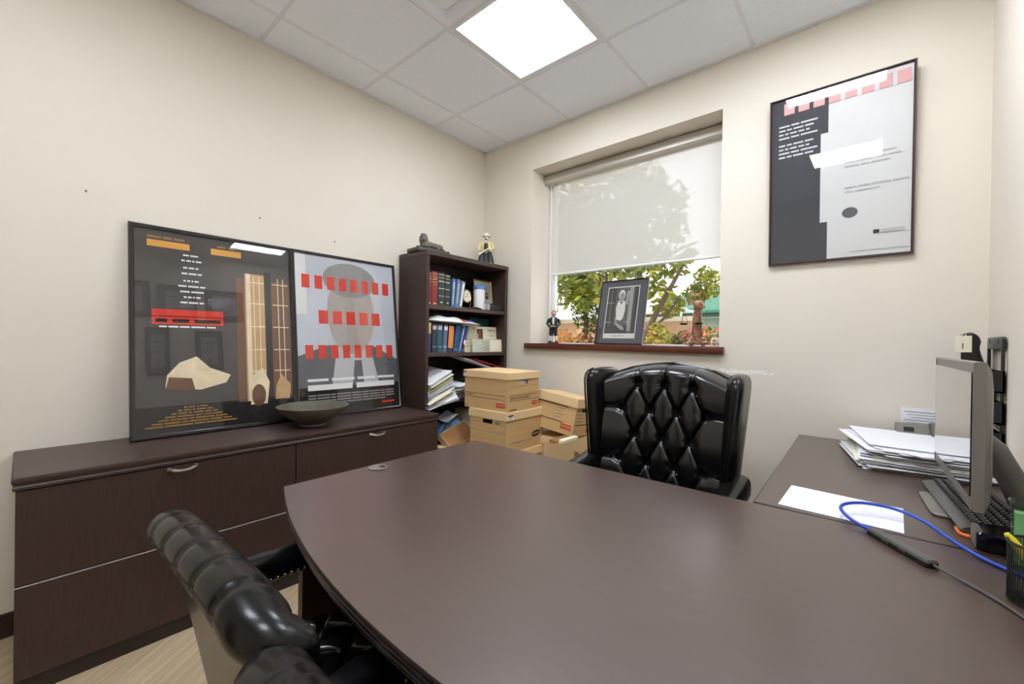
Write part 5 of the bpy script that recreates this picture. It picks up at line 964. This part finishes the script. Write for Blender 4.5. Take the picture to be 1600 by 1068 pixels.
# ------------------------------------------------------------------ on the window sill
SZ = 1.208
def standing_man(t):
    b = MB(); b.box((0, 0, 0.006), (0.086, 0.060, 0.012), cloth_k, 0.003); b.build('plinth', t)
    for s_ in (-1, 1):
        b = MB(); b.tube([(s_ * 0.017, 0, 0.072), (s_ * 0.020, 0.001, 0.045), (s_ * 0.021, 0.002, 0.02)], [0.0115, 0.0105, 0.008], cloth_w, 12); b.build('stocking', t)
        b = MB(); b.ball((s_ * 0.024, -0.008, 0.018), (0.010, 0.020, 0.007), cloth_k, 12); b.build('shoe', t)
    b = MB()
    for s_ in (-1, 1): b.tube([(s_ * 0.013, 0, 0.135), (s_ * 0.017, 0, 0.10), (s_ * 0.019, 0, 0.062)], [0.019, 0.0185, 0.0165], cloth_k, 14)
    b.build('breeches', t)
    b = MB(); b.loft([[(rx * math.cos(a), ry * math.sin(a), z) for a in [2 * PI * q / 18 for q in range(18)]] for z, rx, ry in ((0.122, 0.030, 0.022), (0.15, 0.029, 0.021), (0.185, 0.036, 0.023), (0.203, 0.034, 0.020), (0.212, 0.013, 0.012))], cloth_g)
    for s_ in (-1, 1): b.tube([(s_ * 0.035, 0, 0.196), (s_ * 0.050, 0.002, 0.158), (s_ * 0.034, -0.022, 0.136), (s_ * 0.010, -0.034, 0.134)], [0.012, 0.0115, 0.010, 0.008], cloth_g, 10)
    b.build('jacket', t)
    b = MB(); b.tube([(0, -0.018, 0.206), (0, -0.022, 0.18), (0, -0.021, 0.15)], [0.006, 0.009, 0.006], cloth_w, 10); b.box((0, -0.024, 0.137), (0.062, 0.004, 0.006), cloth_w, 0.001); b.ball((-0.012, -0.037, 0.134), 0.007, skin, 8); b.ball((0.012, -0.037, 0.134), 0.007, skin, 8); b.build('shirt_and_hands', t)
    b = MB(); b.tube([(0, 0, 0.205), (0, 0, 0.225)], 0.009, skin, 10); head(b, (0, -0.002, 0.238), 0.022, skin); b.build('head', t)
    b = MB(); b.ball((0, 0.004, 0.246), (0.020, 0.020, 0.018), hair_r, 14); b.ball((0, 0.010, 0.232), (0.018, 0.014, 0.018), hair_r, 12); b.build('hair', t)
t = thing('figurine', 'standing figurine in dark jacket and breeches with white stockings on the sill', 'figurine', (0.705, 0.10, SZ), (0, 0, 28)); standing_man(t)
# framed portrait
q0, q1, q2, q3 = pm('portrait_black', (60, 62, 60)), pm('portrait_dark', (88, 90, 87), 0.15, 20), pm('portrait_mid', (150, 151, 147), 0.1, 15), pm('portrait_light', (214, 214, 208))
mat_k = pm('mat_board_slate', (78, 80, 86))
def tr(pts): return [(0.17 + 0.66 * u, 0.16 + 0.73 * v) for u, v in pts]
S = [(rect(0, 0, 1, 1), mat_k), (rect(0.155, 0.085, 0.845, 0.905), q3), (tr(rect(0, 0, 1, 1)), q1), (tr(rect(0.0, 0, 0.28, 1)), q0), (tr(rect(0.10, 0.1, 0.15, 0.95)), q1), (tr(rect(0.0, 0.66, 0.22, 0.675)), q2), (tr(rect(0.0, 0.24, 0.2, 0.255)), q2), (tr(rect(0.72, 0.05, 0.84, 1)), q2), (tr(rect(0.88, 0, 1.0, 1)), q0), (tr([(0.60, 0.62), (0.70, 0.62), (0.72, 0.93), (0.62, 0.9)]), q2), (tr(rect(0.62, 0.24, 0.76, 0.255)), q2), (tr(rect(0.0, 0.0, 0.74, 0.17)), q0)]
S += [(tr([(0.36, 0.30), (0.50, 0.27), (0.58, 0.32), (0.62, 0.50), (0.60, 0.68), (0.50, 0.74), (0.36, 0.70), (0.31, 0.55)]), q3), (tr([(0.31, 0.36), (0.35, 0.34), (0.40, 0.22), (0.60, 0.15), (0.66, 0.08), (0.58, 0.07), (0.46, 0.12), (0.34, 0.20)]), q2), (tr([(0.42, 0.66), (0.52, 0.66), (0.52, 0.78), (0.42, 0.78)]), q2), (tr(ell(0.47, 0.83, 0.105, 0.115)), q3), (tr(ell(0.475, 0.80, 0.082, 0.095)), q2), (tr(ell(0.44, 0.82, 0.016, 0.010)), q0), (tr(ell(0.51, 0.82, 0.016, 0.010)), q0), (tr([(0.47, 0.80), (0.485, 0.77), (0.465, 0.77)]), q1), (tr(rect(0.445, 0.742, 0.505, 0.75)), q1), (tr([(0.42, 0.69), (0.47, 0.62), (0.53, 0.69), (0.5, 0.7), (0.47, 0.65), (0.44, 0.7)]), q1), (tr(rect(0.37, 0.53, 0.45, 0.535)), q2), (tr(rect(0.50, 0.53, 0.58, 0.535)), q2)]
S += bars(0.38, 0.62, 0.118, 0.010, q1, [4, 5, 3], 0.02)
framed('framed_portrait', 'black and white portrait of a person in a pale shirt, leaning framed on the sill', 'picture', 0.378, 0.485, (1.248, 0.128, SZ), (-12, 0, -3), black_fr, 0.007, 0.016, S, mat_k, pane_m=plexi)
# copper figure holding scales
t = thing('scales_statuette', 'copper coloured robed statuette raising an arm and holding scales at the sill end', 'statuette', (1.795, 0.12, SZ), (0, 0, 12))
b = MB(); b.lathe([(0.001, 0.012), (0.060, 0.012), (0.064, 0.016), (0.062, 0.026), (0.050, 0.034), (0.047, 0.05), (0.036, 0.056), (0.034, 0.068), (0.001, 0.068)], copper, 8)
for k in range(4): a = PI / 4 + k * PI / 2; b.box((0.05 * math.cos(a), 0.05 * math.sin(a), 0.007), (0.018, 0.018, 0.014), copper, 0.002)
b.build('pedestal', t)
def robe(z, rx, ry, w_): return [((rx + w_ * math.cos(7 * a + z * 18)) * math.cos(a), (ry + w_ * math.cos(7 * a + z * 18)) * math.sin(a), z) for a in [2 * PI * q / 56 for q in range(56)]]
b = MB(); b.loft([robe(0.066, 0.034, 0.030, 0.0035), robe(0.10, 0.028, 0.024, 0.003), robe(0.16, 0.025, 0.021, 0.0025), robe(0.20, 0.026, 0.021, 0.002), robe(0.225, 0.019, 0.016, 0.0012), robe(0.25, 0.025, 0.019, 0.001), robe(0.275, 0.028, 0.017, 0.0006), robe(0.288, 0.012, 0.011, 0)], copper)
b.tube([(0.026, 0, 0.275), (0.040, -0.012, 0.245), (0.022, -0.030, 0.232)], [0.009, 0.008, 0.006], copper, 10); b.tube([(-0.024, 0, 0.276), (-0.050, -0.006, 0.262), (-0.052, -0.008, 0.305), (-0.045, -0.006, 0.335)], [0.009, 0.0075, 0.006, 0.005], copper, 10)
b.tube([(0, 0, 0.285), (0, 0, 0.30)], 0.008, copper, 10); head(b, (0, -0.002, 0.314), 0.019, copper, copper); b.ball((0, 0.012, 0.312), (0.012, 0.012, 0.016), copper, 10); b.build('figure', t)
b = MB(); b.tube([(-0.046, -0.006, 0.325), (-0.040, -0.008, 0.39), (-0.036, -0.009, 0.435)], [0.003, 0.0026, 0.0008], copper, 6); b.box((-0.045, -0.006, 0.338), (0.022, 0.004, 0.004), copper); b.build('sword', t)
b = MB(); dkm = mat('dark_patina', (42, 46, 40), 0.45, metal=0.4, var=0.1); b.tube([(0.022, -0.032, 0.235), (-0.075, -0.036, 0.232)], 0.002, dkm, 6); b.tube([(-0.075, -0.036, 0.232), (-0.075, -0.036, 0.238)], 0.0025, dkm, 6)
for a in (0, 2 * PI / 3, 4 * PI / 3): b.tube([(-0.075, -0.036, 0.232), (-0.075 + 0.026 * math.cos(a), -0.036 + 0.026 * math.sin(a), 0.142)], 0.0011, dkm, 5)
b.lathe([(0.001, 0.132), (0.018, 0.134), (0.028, 0.143), (0.026, 0.144), (0.016, 0.138), (0.001, 0.136)], dkm, 20, T(-0.075, -0.036, 0)); b.lathe([(0.001, 0.132), (0.018, 0.134), (0.028, 0.143), (0.026, 0.144), (0.016, 0.138), (0.001, 0.136)], dkm, 20, T(0.012, -0.040, 0.002)); b.tube([(0.018, -0.033, 0.234), (0.012, -0.040, 0.146)], 0.0011, dkm, 5); b.build('scales', t)
b = MB()
for x in (-0.017, 0.017):
    for y in (-0.012, 0.012): b.box((x, y, 0.022), (0.004, 0.004, 0.044), cloth_w)
b.box((0, 0, 0.024), (0.040, 0.030, 0.004), cloth_w); b.box((0, 0.013, 0.050), (0.038, 0.004, 0.012), cloth_w); o = b.build('miniature_chair'); o.location = (1.905, 0.10, SZ); tag(o, 'tiny pale wooden chair at the right end of the sill', 'ornament')

# ------------------------------------------------------------------ outside the window
bounce_ground = mat('pale_bounce_ground', (206, 200, 188), 0.9, var=0.1, scale=3)  # unseen ground, made pale to bounce daylight up to the ceiling
b = MB(); b.span((-60, 0.31, -0.25), (30, 70, -0.05), bounce_ground); struct(b.build('ground'))
brick = mat('garden_brick', (186, 150, 122), 0.85, var=0.18, scale=30)
stone_w = mat('pale_coping', (214, 200, 182), 0.8, var=0.08)
b = MB(); b.span((-7.2, 8.9, -0.05), (-1.0, 9.2, 1.82), brick); gw = b.build('garden_wall', loc=(-4.1, 9, -0.05)); tag(gw, 'low garden wall with pale coping beyond the window, left side', 'wall')
b = MB(); b.span((-7.25, 8.85, 1.82), (-0.95, 9.25, 1.95), stone_w, 0.01); b.build('coping', gw, True)
def foliage(mb, ells, n_, size, mats, seed):
    rnd = random.Random(seed); tot = sum(r[3] * r[4] * r[5] for r in ells) ; idx = [mb.mi(m) for m in mats]
    for (cx, cy, cz, rx, ry, rz) in ells:
        for k in range(max(10, int(n_ * rx * ry * rz / tot))):
            while True:
                p_ = Vector((rnd.uniform(-1, 1), rnd.uniform(-1, 1), rnd.uniform(-1, 1)))
                if 0.35 < p_.length < 1: break
            c = Vector((cx + p_.x * rx, cy + p_.y * ry, cz + p_.z * rz)); a = Vector((rnd.gauss(0, 1), rnd.gauss(0, 1), rnd.gauss(0, 0.6))).normalized(); e = a.cross(Vector((rnd.gauss(0, 1), rnd.gauss(0, 1), rnd.gauss(0, 1)))).normalized()
            s_ = size * rnd.uniform(0.6, 1.3); vs = [mb.bm.verts.new(c + q) for q in (-a * s_, e * s_ * 0.45, a * s_, -e * s_ * 0.45)]
            f = mb.bm.faces.new(vs); f.material_index = idx[rnd.randrange(len(idx))]
def tree(label, base, trunks, ells, n_, size, mats, seed, group='trees outside the window'):
    t = thing('tree', label, 'tree', base, group=group)
    b = MB()
    for pts, r0, r1 in trunks:
        P = smooth_path(pts, 6); b.tube(P, [r0 + (r1 - r0) * k / (len(P) - 1) for k in range(len(P))], bark, 10)
    b.build('trunk', t); b = MB(); foliage(b, ells, n_, size, mats, seed); b.build('foliage', t); return t
tree('big leafy tree with several dark trunks behind the framed portrait', (-1.75, 6.6, -0.05),
     [([(0, 0, 0), (-0.10, 0, 1.3), (-0.75, 0.1, 2.4), (-1.2, 0, 3.6)], 0.16, 0.05), ([(0.05, 0, 0), (0.12, 0.1, 1.4), (0.28, 0, 2.6), (0.2, 0.1, 4.2)], 0.13, 0.04), ([(0.1, -0.05, 0), (0.5, 0, 1.5), (1.0, -0.1, 2.4), (1.35, 0, 3.1)], 0.09, 0.03), ([(-0.1, 0, 0.9), (-0.35, -0.2, 2.0), (-0.5, -0.2, 3.4)], 0.07, 0.03), ([(0.15, 0, 1.4), (0.75, 0.1, 1.75), (1.15, 0.1, 2.25)], 0.045, 0.02)],
     [(-0.9, 0, 3.6, 1.1, 0.9, 1.1), (0.2, 0.1, 4.1, 1.1, 0.9, 1.2), (-0.2, 0, 2.9, 1.3, 0.8, 0.75), (1.0, 0, 3.3, 0.62, 0.6, 0.6), (-1.3, 0.1, 2.55, 0.7, 0.6, 0.55), (0.65, 0, 2.35, 0.55, 0.5, 0.35), (0.75, 0, 4.3, 0.6, 0.6, 0.7), (-0.4, 0.1, 4.9, 1.3, 0.9, 0.9), (-1.4, 0.1, 4.2, 0.9, 0.8, 1.3), (-1.6, 0, 3.3, 0.8, 0.7, 0.8), (-2.1, 0.1, 4.2, 0.8, 0.7, 1.3), (-2.0, 0.1, 2.8, 0.6, 0.6, 0.7)], 5600, 0.12, [leaf_y, leaf_g, leaf_g], 1)
tree('young tree with a round green crown in front of the green roof', (-0.28, 7.4, -0.05), [([(-0.5, 0, 0.6), (-0.2, 0, 1.6), (0.02, 0, 2.3), (0.05, 0, 2.7)], 0.035, 0.015)], [(0.05, 0, 2.62, 0.33, 0.3, 0.42), (-0.22, 0, 2.42, 0.25, 0.25, 0.2), (-0.75, 0.1, 2.15, 0.35, 0.3, 0.28)], 700, 0.075, [leaf_y, leaf_y, leaf_g], 2)
tree('dark green bushy tree left of the framed portrait', (-3.9, 8.2, -0.05), [([(0, 0, 0), (0.1, 0, 1.4), (0.05, 0, 2.4)], 0.12, 0.05)], [(0.25, 0, 2.25, 0.6, 0.6, 0.75), (0.0, 0, 2.9, 0.7, 0.6, 0.6)], 1900, 0.075, [leaf_d, leaf_d, leaf_g], 3)
tree('yellow green tree at the left edge of the window', (-5.6, 8.2, -0.05), [([(0, 0, 0), (0, 0, 1.5), (0.1, 0, 3.0)], 0.11, 0.04)], [(0, 0, 2.3, 0.75, 0.6, 0.85), (0.1, 0, 3.5, 0.8, 0.7, 0.7)], 1700, 0.085, [leaf_y, leaf_g], 4)
def shrub(label, base, ells, n_, size, mats, seed, group='shrubs outside the window'):
    b = MB(); foliage(b, ells, n_, size, mats, seed)
    for k in range(6): a = k * 1.05; b.tube([(0, 0, 0), (0.15 * math.cos(a), 0.1 * math.sin(a), ells[0][2] * 0.6)], [0.02, 0.008], bark, 6)
    o = b.build('shrub'); o.location = base; tag(o, label, 'shrub', group)
shrub('round bronze leaved shrub left of the portrait', (-2.42, 5.8, -0.05), [(0, 0, 1.22, 0.22, 0.25, 0.27), (0, 0, 0.8, 0.3, 0.3, 0.4)], 1300, 0.045, [leaf_b, leaf_b, leaf_t], 5)
shrub('tall tan and yellow bush at the left edge of the window', (-3.15, 6.2, -0.05), [(-0.1, 0, 1.1, 0.3, 0.3, 0.5), (0.35, 0.1, 1.0, 0.25, 0.3, 0.5)], 1200, 0.06, [leaf_t, leaf_y, leaf_o], 6)
shrub('tan flowering bush right of the portrait', (-0.72, 5.9, -0.05), [(0, 0, 1.25, 0.25, 0.3, 0.45)], 800, 0.055, [leaf_t, leaf_y, leaf_g], 7)
shrub('dark low bush below the green roof', (-0.55, 6.6, -0.05), [(0.1, 0, 1.1, 0.42, 0.3, 0.45)], 1100, 0.055, [leaf_d, leaf_g, leaf_b], 8)
shrub('pink flowering bush right of the portrait', (-0.25, 6.3, -0.05), [(0, 0, 1.3, 0.17, 0.2, 0.28), (0.0, 0, 0.9, 0.3, 0.3, 0.4)], 800, 0.045, [leaf_p, leaf_p, leaf_d, leaf_g], 9)
shrub('orange flowering bush behind the copper statuette', (0.18, 6.5, -0.05), [(0, 0, 1.42, 0.36, 0.25, 0.22), (0.0, 0, 1.0, 0.4, 0.3, 0.4)], 1100, 0.05, [leaf_o, leaf_o, leaf_g, leaf_d], 10)
# green roofed pavilion
t = thing('pavilion', 'garden pavilion with a green hipped roof beyond the trees', 'building', (-2.2, 16, -0.05))
roof_g = mat('green_metal_roof', (40, 104, 80), 0.5, var=0.08, scale=3); wall_p = mat('white_lattice_panel', (140, 160, 148), 0.7, var=0.2, scale=14); post_m = mat('dark_green_post', (40, 74, 60), 0.5)
b = MB(); b.loft([[(-2.35, -2.2, 2.42), (4.4, -2.2, 2.42), (4.4, 2.2, 2.42), (-2.35, 2.2, 2.42)], [(-2.35, -2.2, 2.52), (4.4, -2.2, 2.52), (4.4, 2.2, 2.52), (-2.35, 2.2, 2.52)], [(-0.9, -0.1, 3.55), (3.2, -0.1, 3.55), (3.2, 0.1, 3.55), (-0.9, 0.1, 3.55)]], roof_g, True, True, None, False); b.build('roof', t)
b = MB()
for x in (-2.0, -0.6, 0.9, 2.4, 3.9): b.span((x - 0.07, -1.9, 0), (x + 0.07, -1.76, 2.42), post_m)
b.span((-2.3, -2.1, 2.28), (4.3, -1.9, 2.42), post_m); b.build('posts', t)
b = MB(); b.span((-2.0, -1.70, 0), (3.9, -1.66, 2.25), wall_p); b.build('wall', t)
t = MB(); t.loft([[(-4.1, 11.2, 2.3), (-2.0, 11.2, 2.3), (-2.0, 12.7, 2.3), (-4.1, 12.7, 2.3)], [(-3.1, 11.9, 2.8), (-3.0, 11.9, 2.8), (-3.0, 12.0, 2.8), (-3.1, 12.0, 2.8)]], floor_white, True, True, None, False)
for x, y in ((-4.0, 11.3), (-2.1, 11.3), (-4.0, 12.6), (-2.1, 12.6)): t.cyl((x, y, -0.05), (x, y, 2.3), 0.03, vent_m, seg=8)
o = t.build('canopy_tent', loc=(-3.05, 11.95, -0.05)); tag(o, 'white peaked canopy in front of the green roof', 'canopy')
t = thing('far_building', 'distant tan building behind the green roof', 'building', (-4.0, 42, -0.05)); b = MB(); b.span((-3, 0, 0), (16, 8, 5.9), mat('tan_stucco', (222, 176, 124), 0.8, var=0.05)); b.build('walls', t)
b = MB(); b.span((-3.2, -0.2, 5.9), (16.2, 8.2, 6.4), floor_white); b.build('parapet', t)
